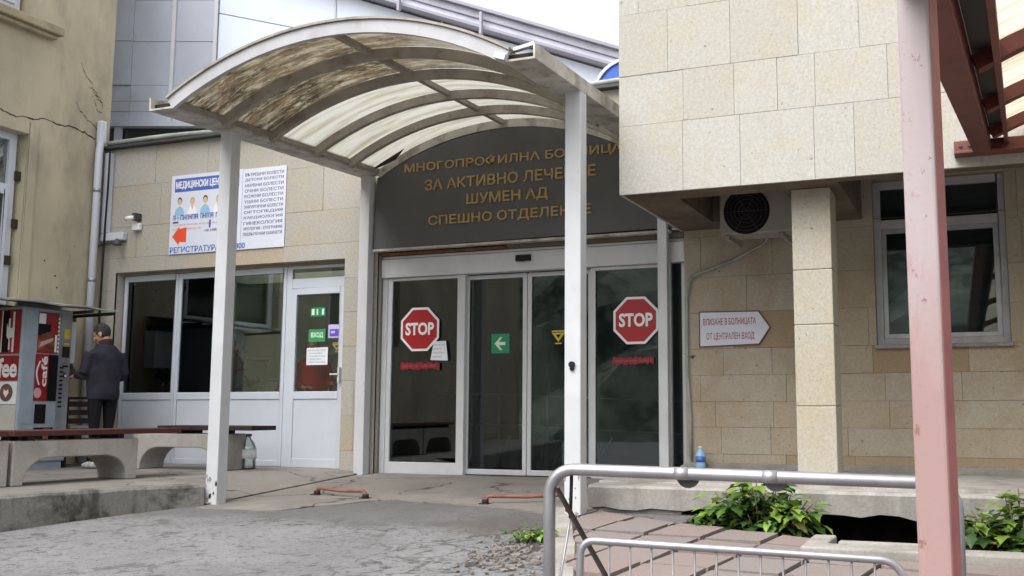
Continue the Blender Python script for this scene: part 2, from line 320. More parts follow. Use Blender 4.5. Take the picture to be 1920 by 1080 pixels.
def post_mat():
    m, n, b = nm('faded_red_paint'); v = coords(n); b.inputs['Roughness'].default_value = 0.55
    sx = n.nodes.new('ShaderNodeSeparateXYZ'); n.links.new(v, sx.inputs[0])
    f1 = noise(n, coords(n, (1.5, 1.5, 0.5)), 2.2, 7, 0.65)
    low = ramp(n, math_(n, 'ADD', sx.outputs[2], math_(n, 'MULTIPLY', math_(n, 'SUBTRACT', f1, 0.5), 0.9)), 1.0, 1.7, True)
    col = mix(n, low, (0.41, 0.345, 0.355), (0.335, 0.215, 0.205))
    col = mix(n, math_(n, 'MULTIPLY', ramp(n, noise(n, coords(n, (3, 3, 1)), 3.2, 8, 0.7), 0.55, 0.75), 0.75), col, (0.36, 0.18, 0.165))
    col = mix(n, math_(n, 'MULTIPLY', ramp(n, noise(n, coords(n, (9, 9, 0.7)), 3.0, 8, 0.7), 0.52, 0.72), 0.5), col, (0.46, 0.37, 0.36))
    col = mix(n, math_(n, 'MULTIPLY', ramp(n, noise(n, coords(n, (1, 1, .6)), 14, 9, 0.78), 0.60, 0.63), 0.85), col, (0.20, 0.09, 0.07))
    col = mix(n, math_(n, 'MULTIPLY', ramp(n, noise(n, v, 26, 5, 0.7), 0.62, 0.70), 0.4), col, (0.33, 0.14, 0.11))
    n.links.new(col, b.inputs['Base Color']); bump(n, b, noise(n, v, 30, 4), 0.12, 0.01); return m
M['faded_red'] = post_mat()
M['shaded_red'] = plain('shaded_red', (0.30, 0.10, 0.10), 0.55, var=0.2, vs=5)
def added_hill_mat():
    m, n, b = nm('added_hill'); v = coords(n); b.inputs['Roughness'].default_value = 1
    f = math_(n, 'ADD', math_(n, 'MULTIPLY', noise(n, coords(n, (1, 1, .35)), 0.16, 4, 0.6), .65), math_(n, 'MULTIPLY', noise(n, v, 0.9, 10, 0.75), .35))
    n.links.new(mix(n, ramp(n, f, 0.42, 0.58), (0.025, 0.035, 0.025), (0.24, 0.27, 0.22)), b.inputs['Base Color']); return m
M['added_hill'] = added_hill_mat()

# ------------------------------------------------------------------ mesh builder
class MB:
    def __init__(self): self.v = []; self.f = []; self.mi = []; self.t = []; self.sm = []; self.calls = []
    def add(self, vs, fs, mi=0, tint=0.0, smooth=False):
        vs = list(vs); fs = list(fs); self.calls.append((vs, fs, mi, tint, smooth)); o = len(self.v); self.v += [tuple(p) for p in vs]
        for q, f in enumerate(fs): self.f.append(tuple(i + o for i in f)); self.mi.append(mi); self.t.append(tint); self.sm.append(smooth[q] if isinstance(smooth, list) else smooth)
        return self
    def box(self, x0, x1, y0, y1, z0, z1, mi=0, tint=0.0):
        vs = [(x, y, z) for z in (z0, z1) for y in (y0, y1) for x in (x0, x1)]
        return self.add(vs, [(0, 2, 3, 1), (4, 5, 7, 6), (0, 1, 5, 4), (2, 6, 7, 3), (0, 4, 6, 2), (1, 3, 7, 5)], mi, tint)
    def bar(self, a, b, wx, wz, up=(0, 0, 1), mi=0):
        a = Vector(a); b = Vector(b); d = (b - a).normalized(); s = d.cross(Vector(up))
        if s.length < 1e-4: s = d.cross(Vector((0, 1, 0)))
        s.normalize(); u = s.cross(d).normalized(); vs = []
        for p in (a, b):
            for i, j in ((-1, -1), (1, -1), (1, 1), (-1, 1)): vs.append(p + s * (i * wx / 2) + u * (j * wz / 2))
        return self.add(vs, [(0, 1, 2, 3), (7, 6, 5, 4), (0, 4, 5, 1), (1, 5, 6, 2), (2, 6, 7, 3), (3, 7, 4, 0)], mi)
    def sweep(self, pts, prof, up=(0, 0, 1), mi=0, smooth=False, closed_prof=True, tint=0.0):
        # prof: list of (s,u) offsets
        pts = [Vector(p) for p in pts]; N = len(prof); vs = []
        for i, p in enumerate(pts):
            d = (pts[min(i + 1, len(pts) - 1)] - pts[max(i - 1, 0)]).normalized()
            s = d.cross(Vector(up)); 
            if s.length < 1e-4: s = d.cross(Vector((0.01, 1, 0)))
            s.normalize(); u = s.cross(d).normalized()
            vs += [p + s * a + u * b_ for a, b_ in prof]
        fs = []
        for i in range(len(pts) - 1):
            for k in range(N if closed_prof else N - 1):
                k2 = (k + 1) % N; fs.append((i * N + k, i * N + k2, (i + 1) * N + k2, (i + 1) * N + k))
        if closed_prof:
            fs.append(tuple(range(N - 1, -1, -1))); e = (len(pts) - 1) * N; fs.append(tuple(e + k for k in range(N)))
        return self.add(vs, fs, mi, tint, smooth)
    def tube(self, pts, r, seg=10, mi=0):
        pts = [Vector(p) for p in pts]; n = len(pts)
        rs = r if isinstance(r, (list, tuple)) else [r] * n
        vs = []; ref = None
        for i, p in enumerate(pts):
            d = (pts[min(i + 1, n - 1)] - pts[max(i - 1, 0)]).normalized()
            if ref is None:
                ref = d.cross(Vector((0, 0, 1)))
                if ref.length < 1e-3: ref = d.cross(Vector((0, 1, 0)))
            ref = (ref - d * ref.dot(d)).normalized(); q = d.cross(ref)
            vs += [p + (ref * cos(2 * pi * k / seg) + q * sin(2 * pi * k / seg)) * rs[i] for k in range(seg)]
        fs = [(i * seg + k, i * seg + (k + 1) % seg, (i + 1) * seg + (k + 1) % seg, (i + 1) * seg + k) for i in range(n - 1) for k in range(seg)]
        caps = [tuple(range(seg - 1, -1, -1)), tuple((n - 1) * seg + k for k in range(seg))]
        return self.add(vs, fs + caps, mi, 0, [True] * len(fs) + [False, False])
    def prism(self, poly, fn, d0, d1, mi=0, tint=0.0):
        # poly: 2d points; fn(u,v,d)->xyz
        N = len(poly); vs = [fn(u, v, d0) for u, v in poly] + [fn(u, v, d1) for u, v in poly]
        fs = [tuple(range(N)), tuple(range(2 * N - 1, N - 1, -1))] + [(i, N + i, N + (i + 1) % N, (i + 1) % N) for i in range(N)]
        return self.add(vs, fs, mi, tint)
    def lathe(self, c, prof, seg=16, mi=0, axis='Z'):
        vs = []; 
        for r, z in prof:
            for k in range(seg):
                a = 2 * pi * k / seg
                if axis == 'Z': vs.append((c[0] + r * cos(a), c[1] + r * sin(a), c[2] + z))
                else: vs.append((c[0] + r * cos(a), c[1] + z, c[2] + r * sin(a)))
        n = len(prof)
        fs = [(i * seg + k, i * seg + (k + 1) % seg, (i + 1) * seg + (k + 1) % seg, (i + 1) * seg + k) for i in range(n - 1) for k in range(seg)]
        caps = [tuple(range(seg - 1, -1, -1)), tuple((n - 1) * seg + k for k in range(seg))]
        return self.add(vs, fs + caps, mi, 0, [True] * len(fs) + [False, False])
    def ell(self, c, r, seg=14, rings=9, mi=0, rot=None):
        vs = []; c = Vector(c); R = rot or Matrix.Identity(3)
        for i in range(rings + 1):
            t = pi * i / rings
            for k in range(seg):
                a = 2 * pi * k / seg
                vs.append(c + R @ Vector((r[0] * sin(t) * cos(a), r[1] * sin(t) * sin(a), -r[2] * cos(t))))
        fs = [(i * seg + k, i * seg + (k + 1) % seg, (i + 1) * seg + (k + 1) % seg, (i + 1) * seg + k) for i in range(rings) for k in range(seg)]
        return self.add(vs, fs, mi, 0, True)

def build(name, mb, mats, parent=None, origin=None, bevel=0.0, smooth=False, scale=True, split=False):
    if split and len(mb.calls) > 1:
        for c in mb.calls: build(name, MB().add(*c), mats, parent, origin, bevel, smooth, scale)
        return
    if not isinstance(mats, (list, tuple)): mats = [mats]
    k = U if scale else 1.0
    vs = [Vector(p) * k for p in mb.v]
    if parent is not None: org = Vector(parent['_w'])
    elif origin is not None: org = Vector(origin) * k
    else:
        org = Vector((sum(p.x for p in vs) / len(vs), sum(p.y for p in vs) / len(vs), min(p.z for p in vs)))
    me = bpy.data.meshes.new(name); me.from_pydata([p - org for p in vs], [], mb.f)
    for m in mats: me.materials.append(m)
    me.polygons.foreach_set('material_index', mb.mi)
    me.polygons.foreach_set('use_smooth', [bool(s) or smooth for s in mb.sm])
    if any(mb.t):
        ca = me.color_attributes.new('tint', 'FLOAT_COLOR', 'CORNER'); buf = []
        for p, t in zip(me.polygons, mb.t): buf += [t, t, t, 1.0] * p.loop_total
        ca.data.foreach_set('color', buf)
    bm = bmesh.new(); bm.from_mesh(me); bmesh.ops.remove_doubles(bm, verts=bm.verts, dist=1e-6)
    bmesh.ops.recalc_face_normals(bm, faces=bm.faces); bm.to_mesh(me); bm.free()
    o = bpy.data.objects.new(name, me); COL.objects.link(o)
    o['_w'] = tuple(org)
    if parent is not None: o.parent = parent; o.location = (0, 0, 0)
    else: o.location = org
    if bevel:
        bv = o.modifiers.new('bevel', 'BEVEL'); bv.width = bevel; bv.segments = 2; bv.limit_method = 'ANGLE'; bv.angle_limit = radians(50)
    return o
def tag(o, label, cat, group=None):
    o['label'] = label; o['category'] = cat
    if group: o['group'] = group
    return o
def thing(name, label, cat, loc, group=None):
    o = bpy.data.objects.new(name, None); COL.objects.link(o); o.empty_display_size = 0.1
    o.location = Vector(loc) * U; o['_w'] = tuple(o.location); return tag(o, label, cat, group)
def struct(name, mb, m, origin=(0, 0, 0), kind='structure', **k):
    o = build(name, mb, m, origin=origin, **k); o['kind'] = kind; return o
def copy_thing(src, loc, label, rotz=0.0):
    c = src.copy(); COL.objects.link(c); c.location = Vector(loc) * U; c.rotation_euler.z = rotz; c['label'] = label
    for ch in src.children:
        e = ch.copy(); COL.objects.link(e); e.parent = c
        for g in ch.children:
            q = g.copy(); COL.objects.link(q); q.parent = e
    return c

_dg = None
def text_geo(body, bold=0.0):
    cu = bpy.data.curves.new('txt', 'FONT'); cu.body = body; cu.resolution_u = 3; cu.offset = bold
    o = bpy.data.objects.new('txt', cu); COL.objects.link(o)
    dg = bpy.context.evaluated_depsgraph_get(); me = bpy.data.meshes.new_from_object(o.evaluated_get(dg))
    vs = [tuple(v.co) for v in me.vertices]; fs = [tuple(p.vertices) for p in me.polygons]
    bpy.data.objects.remove(o); bpy.data.curves.remove(cu); bpy.data.meshes.remove(me)
    return vs, fs
def text_on(mb, body, u0, u1, v0, v1, fn, d0, d1, bold=0.02, mi=0):
    """lettering fitted to the rectangle (u0..u1, v0..v1), raised from d0 to d1"""
    vs, fs = text_geo(body, bold)
    xs = [p[0] for p in vs]; ys = [p[1] for p in vs]
    a, b_, c, e = min(xs), max(xs), min(ys), max(ys)
    P = [(u0 + (p[0] - a) / (b_ - a) * (u1 - u0), v0 + (p[1] - c) / (e - c) * (v1 - v0)) for p in vs]
    mb.add([fn(u, v, d1) for u, v in P], fs, mi)
    if abs(d1 - d0) > 0.004:
        # side walls on boundary edges
        cnt = {}
        for f in fs:
            for i in range(len(f)):
                k = (f[i], f[(i + 1) % len(f)]); cnt[k] = 1
        bd = [k for k in cnt if (k[1], k[0]) not in cnt]
        o = len(mb.v); mb.v += [fn(u, v, d1) for u, v in P] + [fn(u, v, d0) for u, v in P]; n = len(P)
        for i, j in bd: mb.f.append((o + i, o + j, o + n + j, o + n + i)); mb.mi.append(mi); mb.t.append(0.0); mb.sm.append(False)
def scribble(mb, u0, u1, v0, v1, fn, d, rng, mi=0, gap=0.10, fill=1.0):
    """row of illegible small print: thin letter-like strokes, grouped into words"""
    h = v1 - v0; u = u0
    while u < u1 - h * 0.3:
        wl = rng.randint(3, 9)
        for _ in range(wl):
            cw = h * rng.uniform(0.45, 0.75)
            if u + cw > u1: return
            s = cw * 0.26
            kind = rng.random()
            R = [(u, u + s, v0, v1)]
            if kind < 0.75: R.append((u + cw - s, u + cw, v0, v1))
            if kind < 0.45: R.append((u + s, u + cw - s, v1 - s, v1))
            if 0.3 < kind: R.append((u + s, u + cw - s, v0 + h * 0.4, v0 + h * 0.4 + s))
            for a, b_, c, e in R: mb.add([fn(a, c, d), fn(b_, c, d), fn(b_, e, d), fn(a, e, d)], [(0, 1, 2, 3)], mi)
            u += cw + h * gap
        u += h * 0.5
FY = lambda Y: (lambda u, v, d: (u, Y - d, v))           # on a wall facing -Y, d towards the viewer
FX = lambda X: (lambda u, v, d: (X + d, u, v))           # on a wall facing +X
def rect(mb, u0, u1, v0, v1, fn, d0, d1, mi=0, tint=0.0):
    return mb.prism([(u0, v0), (u1, v0), (u1, v1), (u0, v1)], fn, d0, d1, mi, tint)
def cut(r, holes):
    rs = [r]
    for h in holes:
        out = []
        for a, b_, c, e in rs:
            x0, x1, y0, y1 = max(a, h[0]), min(b_, h[1]), max(c, h[2]), min(e, h[3])
            if x0 >= x1 or y0 >= y1: out.append((a, b_, c, e)); continue
            if a < x0: out.append((a, x0, c, e))
            if x1 < b_: out.append((x1, b_, c, e))
            if c < y0: out.append((x0, x1, c, y0))
            if y1 < e: out.append((x0, x1, y1, e))
        rs = out
    return rs
def slabs(mb, u0, u1, rows, wr, fn, holes=(), rng=random, gap=0.0035, depth=0.03, mi=0, mmi=1, start=None):
    """stone cladding: real slabs with open joints on a mortar bed"""
    for a, b_, c, e in cut((u0, u1, rows[0], rows[-1]), holes):
        mb.add([fn(a, c, 0), fn(b_, c, 0), fn(b_, e, 0), fn(a, e, 0)], [(0, 1, 2, 3)], mmi)
    for r in range(len(rows) - 1):
        v0, v1 = rows[r], rows[r + 1]; u = u0 - rng.uniform(0, wr[0])
        while u < u1:
            w_ = rng.uniform(*wr); t = max(0.02, min(1, rng.betavariate(1.1, 1.6))); dd = depth + rng.uniform(-0.003, 0.003)
            a, b_ = max(u, u0), min(u + w_, u1)
            if b_ - a > 0.03:
                for q in cut((a + gap / 2, b_ - gap / 2, v0 + gap / 2, v1 - gap / 2), holes):
                    if q[1] - q[0] > 0.01 and q[3] - q[2] > 0.01: rect(mb, *q, fn, 0, dd, mi, t)
            u += w_
def g(Y): return 0.057 * max(min(Y, 0), -12)

# ================================================================== SETTING
mb = MB()
XS = [-250, -60, -12, -2.35, 6, 60, 250]; YS = [-250, -60, -12, -8, -5, -3.32, -1.9, 0, 60]
for j in range(len(YS) - 1):
    for i in range(len(XS) - 1):
        if XS[i] == -2.35 and YS[j] == -3.32: continue
        a, b_, c, e = XS[i], XS[i + 1], YS[j], YS[j + 1]
        mb.add([(a, c, g(c) - .004), (b_, c, g(c) - .004), (b_, e, g(e) - .004), (a, e, g(e) - .004)], [(0, 1, 2, 3)])
struct('asphalt_ground', mb, M['asphalt'])
# made-up wooded slope behind the viewer, added to darken what the glass mirrors
mb = MB(); nx, ny = 90, 14; r2 = random.Random(3)
for j in range(ny + 1):
    for i in range(nx + 1):
        x = -150 + 300 * i / nx; y = -34 - 60 * j / ny
        mb.v.append((x, y, -1.2 + 24 * (j / ny) ** 0.8 + (r2.uniform(-1.5, 2.2) if j else 0)))
for j in range(ny):
    for i in range(nx):
        a = j * (nx + 1) + i; mb.f.append((a, a + 1, a + nx + 2, a + nx + 1)); mb.mi.append(0); mb.t.append(0); mb.sm.append(False)
struct('added_hillside', mb, M['added_hill'])
# concrete apron in front of the doors
edge = [(-7.22, -2.98), (-6.95, -3.0), (-6.7, -2.93), (-6.45, -2.97), (-6.25, -2.88), (-6.1, -2.6), (-5.9, -2.4), (-5.75, -2.1), (-5.5, -1.98), (-5.2, -2.08), (-4.95, -2.05), (-4.75, -2.14), (-4.45, -2.2), (-4.2, -2.32), (-3.95, -2.36), (-3.7, -2.5), (-3.45, -2.4), (-3.3, -2.3)]
mb = MB(); 
for (a, b_) in zip(edge[:-1], edge[1:]):
    n_ = 4
    for k in range(n_):
        t0, t1 = k / n_, (k + 1) / n_
        P = [(a[0], a[1] * (1 - t0) + 0.1 * t0), (b_[0], b_[1] * (1 - t0) + 0.1 * t0), (b_[0], b_[1] * (1 - t1) + 0.1 * t1), (a[0], a[1] * (1 - t1) + 0.1 * t1)]
        mb.add([(x, y, g(y) + 0.006) for x, y in P], [(0, 1, 2, 3)])
    mb.add([(a[0], a[1], g(a[1]) + .006), (b_[0], b_[1], g(b_[1]) + .006), (b_[0], b_[1], g(b_[1]) - .05), (a[0], a[1], g(a[1]) - .05)], [(0, 1, 2, 3)])
struct('concrete_apron', mb, M['apron'])
# terrace on the left, with its kerb face
mb = MB(); ced = [(-9.9, -12.5), (-8.55, -7.0), (-7.97, -4.7), (-7.8, -4.0), (-7.62, -3.4), (-7.42, -2.98), (-7.26, -2.78)]
TZ = 0.05
for a, b_ in zip(ced[:-1], ced[1:]):
    w_ = 0.22
    mb.add([(a[0] - w_, a[1], TZ), (b_[0] - w_, b_[1], TZ), (-12, b_[1], TZ), (-12, a[1], TZ)], [(0, 1, 2, 3)], 0)
    n_ = max(1, int(abs(b_[1] - a[1]) / 0.12)); rr = random.Random(5)
    for k in range(n_):
        p = (a[0] + (b_[0] - a[0]) * k / n_, a[1] + (b_[1] - a[1]) * k / n_); q = (a[0] + (b_[0] - a[0]) * (k + 1) / n_, a[1] + (b_[1] - a[1]) * (k + 1) / n_)
        zz = lambda s: TZ - 0.012 * abs(sin(s[1] * 9.1) * sin(s[1] * 3.7))
        mb.add([(p[0] - w_, p[1], TZ), (q[0] - w_, q[1], TZ), (q[0] - .02, q[1], zz(q)), (p[0] - .02, p[1], zz(p)), (q[0], q[1], zz(q) - .025), (p[0], p[1], zz(p) - .025), (q[0] + .01, q[1], g(q[1]) - .1), (p[0] + .01, p[1], g(p[1]) - .1)],
               [(0, 1, 2, 3), (3, 2, 4, 5), (5, 4, 6, 7)], 1)
NB = 12
for k in range(NB):
    y0 = -2.78 + 2.9 * k / NB; y1 = -2.78 + 2.9 * (k + 1) / NB
    X1 = -8.0; X2 = -7.22
    mb.add([(-12, y0, TZ), (X1, y0, TZ), (X1, y1, TZ), (-12, y1, TZ)], [(0, 1, 2, 3)], 0)
    zf = lambda x, y: TZ + (g(y) + .02 - TZ) * max(0, (x - X1) / (X2 - X1)) ** 1.3
    for i in range(4):
        xa = X1 + (X2 - X1) * i / 4; xb = X1 + (X2 - X1) * (i + 1) / 4
        mb.add([(xa, y0, zf(xa, y0)), (xb, y0, zf(xb, y0)), (xb, y1, zf(xb, y1)), (xa, y1, zf(xa, y1))], [(0, 1, 2, 3)], 0)
    mb.add([(X2, y0, g(y0) + .02), (X2, y1, g(y1) + .02), (X2, y1, g(y1) - .1), (X2, y0, g(y0) - .1)], [(0, 1, 2, 3)], 1)
# short pale kerb end beside the canopy post
mb.box(-7.42, -7.3, -2.82, -2.72, -0.3, 0.02, 0)
struct('terrace_pavement', mb, [M['apron'], M['curb']])
# tiled path on the right (big red concrete tiles laid diagonally)
mb = MB(); rg = random.Random(11)
PATH = [(-3.42, -2.32), (-3.3, -2.27), (-2.25, -2.88), (-1.2, -3.22), (-1.2, -3.95), (3.0, -4.0), (3.0, -8.5), (-1.1, -8.5), (-2.0, -6.3), (-2.52, -4.9)]
def inside(p):
    c = False; n_ = len(PATH)
    for i in range(n_):
        x1, y1 = PATH[i]; x2, y2 = PATH[(i + 1) % n_]
        if (y1 > p[1]) != (y2 > p[1]) and p[0] < (x2 - x1) * (p[1] - y1) / (y2 - y1) + x1: c = not c
    return c
bm = bmesh.new(); bmv = [bm.verts.new((x, y, 0)) for x, y in PATH]; bm.faces.new(bmv)
ts = 0.47; ang = radians(-9); ca_, sa_ = cos(ang), sin(ang)
for k in range(-20, 21):
    for nrm in ((ca_, sa_, 0), (-sa_, ca_, 0)):
        gg = bm.verts[:] + bm.edges[:] + bm.faces[:]
        bmesh.ops.bisect_plane(bm, geom=gg, plane_co=(nrm[0] * k * ts, nrm[1] * k * ts, 0), plane_no=nrm, dist=1e-5)
for f in bm.faces:
    c = f.calc_center_median(); dz = rg.uniform(-0.008, 0.008); tx = rg.uniform(-0.022, 0.022); ty = rg.uniform(-0.022, 0.022)
    P = []
    for v_ in f.verts:
        q = c + (v_.co - c) * (1 - 0.028 / max(0.08, (v_.co - c).length)); P.append(q)
    top = [(q.x, q.y, g(q.y) + 0.035 + dz + tx * (q.x - c.x) + ty * (q.y - c.y)) for q in P]; bot = [(q.x, q.y, g(q.y) - 0.06) for q in P]; n_ = len(P)
    mb.add(top + bot, [tuple(range(n_))] + [(i, (i + 1) % n_, n_ + (i + 1) % n_, n_ + i) for i in range(n_)], 0, rg.uniform(0.02, 1))
bm.free()
bed = [(x, y, g(y) + 0.004) for x, y in PATH]
mb.add(bed, [tuple(range(len(bed)))], 1)
struct('tiled_path', mb, [M['path_tile'], M['soil']])
# kerb of the path on the driveway side
mb = MB(); KP = [(-3.62, -2.45), (-3.3, -3.2), (-2.95, -4.0), (-2.62, -4.85), (-2.1, -6.2), (-1.3, -8.2)]
for a, b_ in zip(KP[:-1], KP[1:]):
    n_ = 5
    for k in range(n_):
        p = [a[i] + (b_[i] - a[i]) * k / n_ for i in (0, 1)]; q = [a[i] + (b_[i] - a[i]) * (k + 1) / n_ for i in (0, 1)]
        hh = lambda s: 0.045 + 0.02 * sin(s[1] * 7.3)
        z0, z1 = g(p[1]), g(q[1])
        mb.add([(p[0] - .06, p[1], z0 - .05), (q[0] - .06, q[1], z1 - .05), (q[0] - .01, q[1], z1 + hh(q)), (p[0] - .01, p[1], z0 + hh(p)), (q[0] + .16, q[1], z1 + hh(q)), (p[0] + .16, p[1], z0 + hh(p)), (q[0] + .2, q[1], z1 - .05), (p[0] + .2, p[1], z0 - .05)],
               [(0, 1, 2, 3), (3, 2, 4, 5), (5, 4, 6, 7)])
struct('path_kerb', mb, M['concrete_light'])
# undermined concrete platform along the stone wing, with the pit below it
mb = MB(); rg = random.Random(4); n_ = 60; prev = None
for k in range(n_ + 1):
    x = -3.36 + 9.0 * k / n_
    zb = -0.085 + 0.018 * sin(k * 1.9) + rg.uniform(-.012, .012); yf = -2.26 + 0.010 * sin(k * 2.7)
    cur = [(x, 0.0, 0.16), (x, yf + .30, 0.135), (x, yf + .295, 0.118), (x, yf + .03, 0.112), (x, yf, 0.09), (x, yf + .015, zb), (x, -1.7, zb - .02)]
    if prev: mb.add(prev + cur, [(i, i + 1, 8 + i, 7 + i) for i in range(6)])
    else: mb.add(cur + [(x, 0, -.2)], [(0, 1, 2, 3, 4, 5, 6, 7)])
    prev = cur
mb.box(-3.34, -2.5, -2.2, -1.75, -0.4, -0.06)
struct('concrete_platform', mb, M['concrete_light'])
mb = MB(); mb.add([(-2.45, -3.4, -.62), (6, -3.4, -.62), (6, -1.5, -.55), (-2.45, -1.5, -.55), (-2.45, -1.5, .05), (6, -1.5, .05), (-2.45, -3.4, .0)], [(0, 1, 2, 3), (3, 2, 5, 4)])
mb.add([(-2.36, -1.6, -.62), (-2.36, -3.4, -.62), (-2.36, -3.4, g(-3.4)), (-2.36, -1.6, g(-1.6))], [(0, 1, 2, 3)])
mb.add([(-2.36, -3.33, -.62), (6, -3.33, -.62), (6, -3.33, g(-3.33)), (-2.36, -3.33, g(-3.33))], [(0, 1, 2, 3)])
struct('pit_soil', mb, M['soil'])
mb = MB(); rg = random.Random(8)
mb.box(-1.18, 4.5, -3.95, -3.72, -0.34, -0.125); mb.box(-1.18, -1.02, -3.715, -3.3, -0.34, -0.118)
mb.box(-1.0, 4.5, -3.42, -3.3, -0.4, -0.15)
struct('planter_kerb', mb, M['concrete_light'], bevel=0.012)
mb = MB(); mb.box(-1.01, 4.5, -3.71, -3.43, -0.34, -0.185); struct('planter_soil', mb, M['soil'])

OB = thing('opposite_building', 'pale two-storey building across the yard, seen only as a reflection in the glass', 'building', (-53, -34, -.7))
mb = MB(); mb.box(-72, -34, -44, -34, -.8, 7.2); build('wall', mb, M['plaster_pale'], OB)
mb = MB(); mb.box(-72.6, -33.4, -44.6, -33.4, 7.21, 7.6); build('roof', mb, M['dark_metal'], OB)
for r_ in range(2):
    for k in range(10):
        mb = MB(); mb.box(-71 + 3.8 * k, -68.8 + 3.8 * k, -33.99, -33.9, .6 + 3.4 * r_, 2.5 + 3.4 * r_); build('window', mb, M['rubber'], OB)
# ================================================================== LEFT PLASTER BUILDING
XL = -11.8
t = thing('plaster_building', 'old yellow-beige plastered building with a cracked side wall at the left edge', 'building', (XL - 1, -5, 0))
fn = FX(XL)
holes = [(-3.7, -1.32, 2.15, 4.47), (-3.7, -1.42, 6.12, 8.3), (-7.9, -5.2, 2.15, 4.47), (-7.9, -5.2, 6.12, 8.3)]
mb = MB()
for a, b_, c, e in cut((-14, 0.04, -0.8, 9.5), holes):
    mb.add([fn(a, c, 0), fn(b_, c, 0), fn(b_, e, 0), fn(a, e, 0)], [(0, 1, 2, 3)])
for a, b_, c, e in holes:
    D = -0.22
    for q in (((a, c), (b_, c)), ((b_, c), (b_, e)), ((b_, e), (a, e)), ((a, e), (a, c))):
        mb.add([fn(*q[0], 0), fn(*q[1], 0), fn(*q[1], D), fn(*q[0], D)], [(0, 1, 2, 3)])
mb.add([(XL, .04, -.8), (XL - 6, .04, -.8), (XL - 6, .04, 9.5), (XL, .04, 9.5)], [(0, 1, 2, 3)])
mb.add([(XL, .04, 9.5), (XL - 6, .04, 9.5), (XL - 6, -14, 9.5), (XL, -14, 9.5)], [(0, 1, 2, 3)])
build('wall', mb, M['plaster'], t)
for wi, (a, b_, c, e) in enumerate(holes):
    w0 = thing('window', '', '', (XL, (a + b_) / 2, c)); del w0['label']; del w0['category']
    w0.location = w0.location - t.location; w0.parent = t
    D0, D1 = -0.21, -0.12; mbf = MB(); s = 0.10
    A, B = a + .03, b_ - .05
    for r_ in ((A, A + s, c, e), (B - s, B, c, e), (A + s, B - s, c, c + s), (A + s, B - s, e - s, e), (A + s, B - s, c + (e - c) * .66, c + (e - c) * .66 + .09), ((A + B) / 2 - .05, (A + B) / 2 + .05, c + s, c + (e - c) * .66)):
        rect(mbf, *r_, fn, D0, D1)
    for (p, q) in ((A + s, (A + B) / 2 - .05), ((A + B) / 2 + .05, B - s)):      # casement sashes
        top_ = c + (e - c) * .66
        for r_ in ((p, p + .06, c + s, top_), (q - .06, q, c + s, top_), (p + .06, q - .06, c + s, c + s + .06), (p + .06, q - .06, top_ - .06, top_)): rect(mbf, *r_, fn, D1, D1 + .03)
    build('frame', mbf, M['white_pvc'], w0, bevel=.006)
    mbp = MB(); rect(mbp, A + .05, B - .05, c + .05, e - .05, fn, D0 + .03, D0 + .04); build('pane', mbp, M['glass'], w0)
    mbc = MB()
    N = 40
    for k in range(N):
        y0 = A + (B - A) * k / N; y1 = A + (B - A) * (k + 1) / N
        mbc.add([fn(y0, c, -.27 + .03 * sin(k * 1.7)), fn(y1, c, -.27 + .03 * sin((k + 1) * 1.7)), fn(y1, e, -.27 + .03 * sin((k + 1) * 1.7)), fn(y0, e, -.27 + .03 * sin(k * 1.7))], [(0, 1, 2, 3)], 0, 0, True)
    build('curtain', mbc, M['curtain'], w0)
mb = MB(); mb.box(XL + .001, XL + .17, -8.2, -0.98, 5.93, 6.05); mb.box(XL + .001, XL + .11, -8.2, -1.04, 5.87, 5.928); build('window_ledge', mb, M['plaster_trim'], t, bevel=.015)
# plaster band round the lower window
mb = MB()
for r_ in ((-1.318, -1.17, 2.15, 4.62), (-3.9, -1.318, 4.472, 4.62)): rect(mb, *r_, fn, 0.001, 0.03)
build('window_surround', mb, M['plaster'], t, bevel=.008)
mb = MB(); rg = random.Random(21)
def crack(pts, w_):
    mb = MB(); P = []
    for (a, b_) in zip(pts[:-1], pts[1:]):
        for k in range(8):
            f = k / 8; P.append((a[0] + (b_[0] - a[0]) * f + rg.uniform(-.015, .015), a[1] + (b_[1] - a[1]) * f + rg.uniform(-.02, .02)))
    P.append(pts[-1])
    for p, q in zip(P[:-1], P[1:]):
        h = w_ * rg.uniform(.2, .65)
        mb.add([fn(p[0], p[1] - h, .003), fn(q[0], q[1] - h, .003), fn(q[0], q[1] + h, .003), fn(p[0], p[1] + h, .003)], [(0, 1, 2, 3)])
    build('wall_crack', mb, M['crack'], t)
crack([(-1.9, 4.72), (-1.5, 4.68), (-1.0, 4.75), (-.5, 4.75), (-.14, 4.68)], .017)
crack([(-.6, 5.15), (-.45, 4.98), (-.2, 4.85), (-.12, 4.8)], .014)
crack([(-.52, 5.72), (-.44, 5.55), (-.33, 5.5), (-.28, 5.34), (-.17, 5.3), (-.11, 5.18)], .013); crack([(-.36, 5.42), (-.26, 5.4), (-.19, 5.28), (-.12, 5.26)], .011); crack([(-.30, 5.3), (-.22, 5.12), (-.12, 5.1)], .013)
for _ in range(6):
    y, z = rg.uniform(-1.1, -.25), rg.uniform(2.4, 4.2); r_ = rg.uniform(.006, .016)
    mb.add([fn(y + r_ * cos(k * 1.05) * rg.uniform(.6, 1.3), z + r_ * sin(k * 1.05) * rg.uniform(.6, 1.3), .002) for k in range(6)], [(0, 1, 2, 3, 4, 5)])
for y, z in ((-1.325, 3.9), (-1.325, 3.25), (-1.4, 2.75)):
    mb.box(XL - .13, XL - .07, y - .06, y + .012, z - .06, z + .06)
build('plaster_chip', mb, M['crack'], t, split=True)

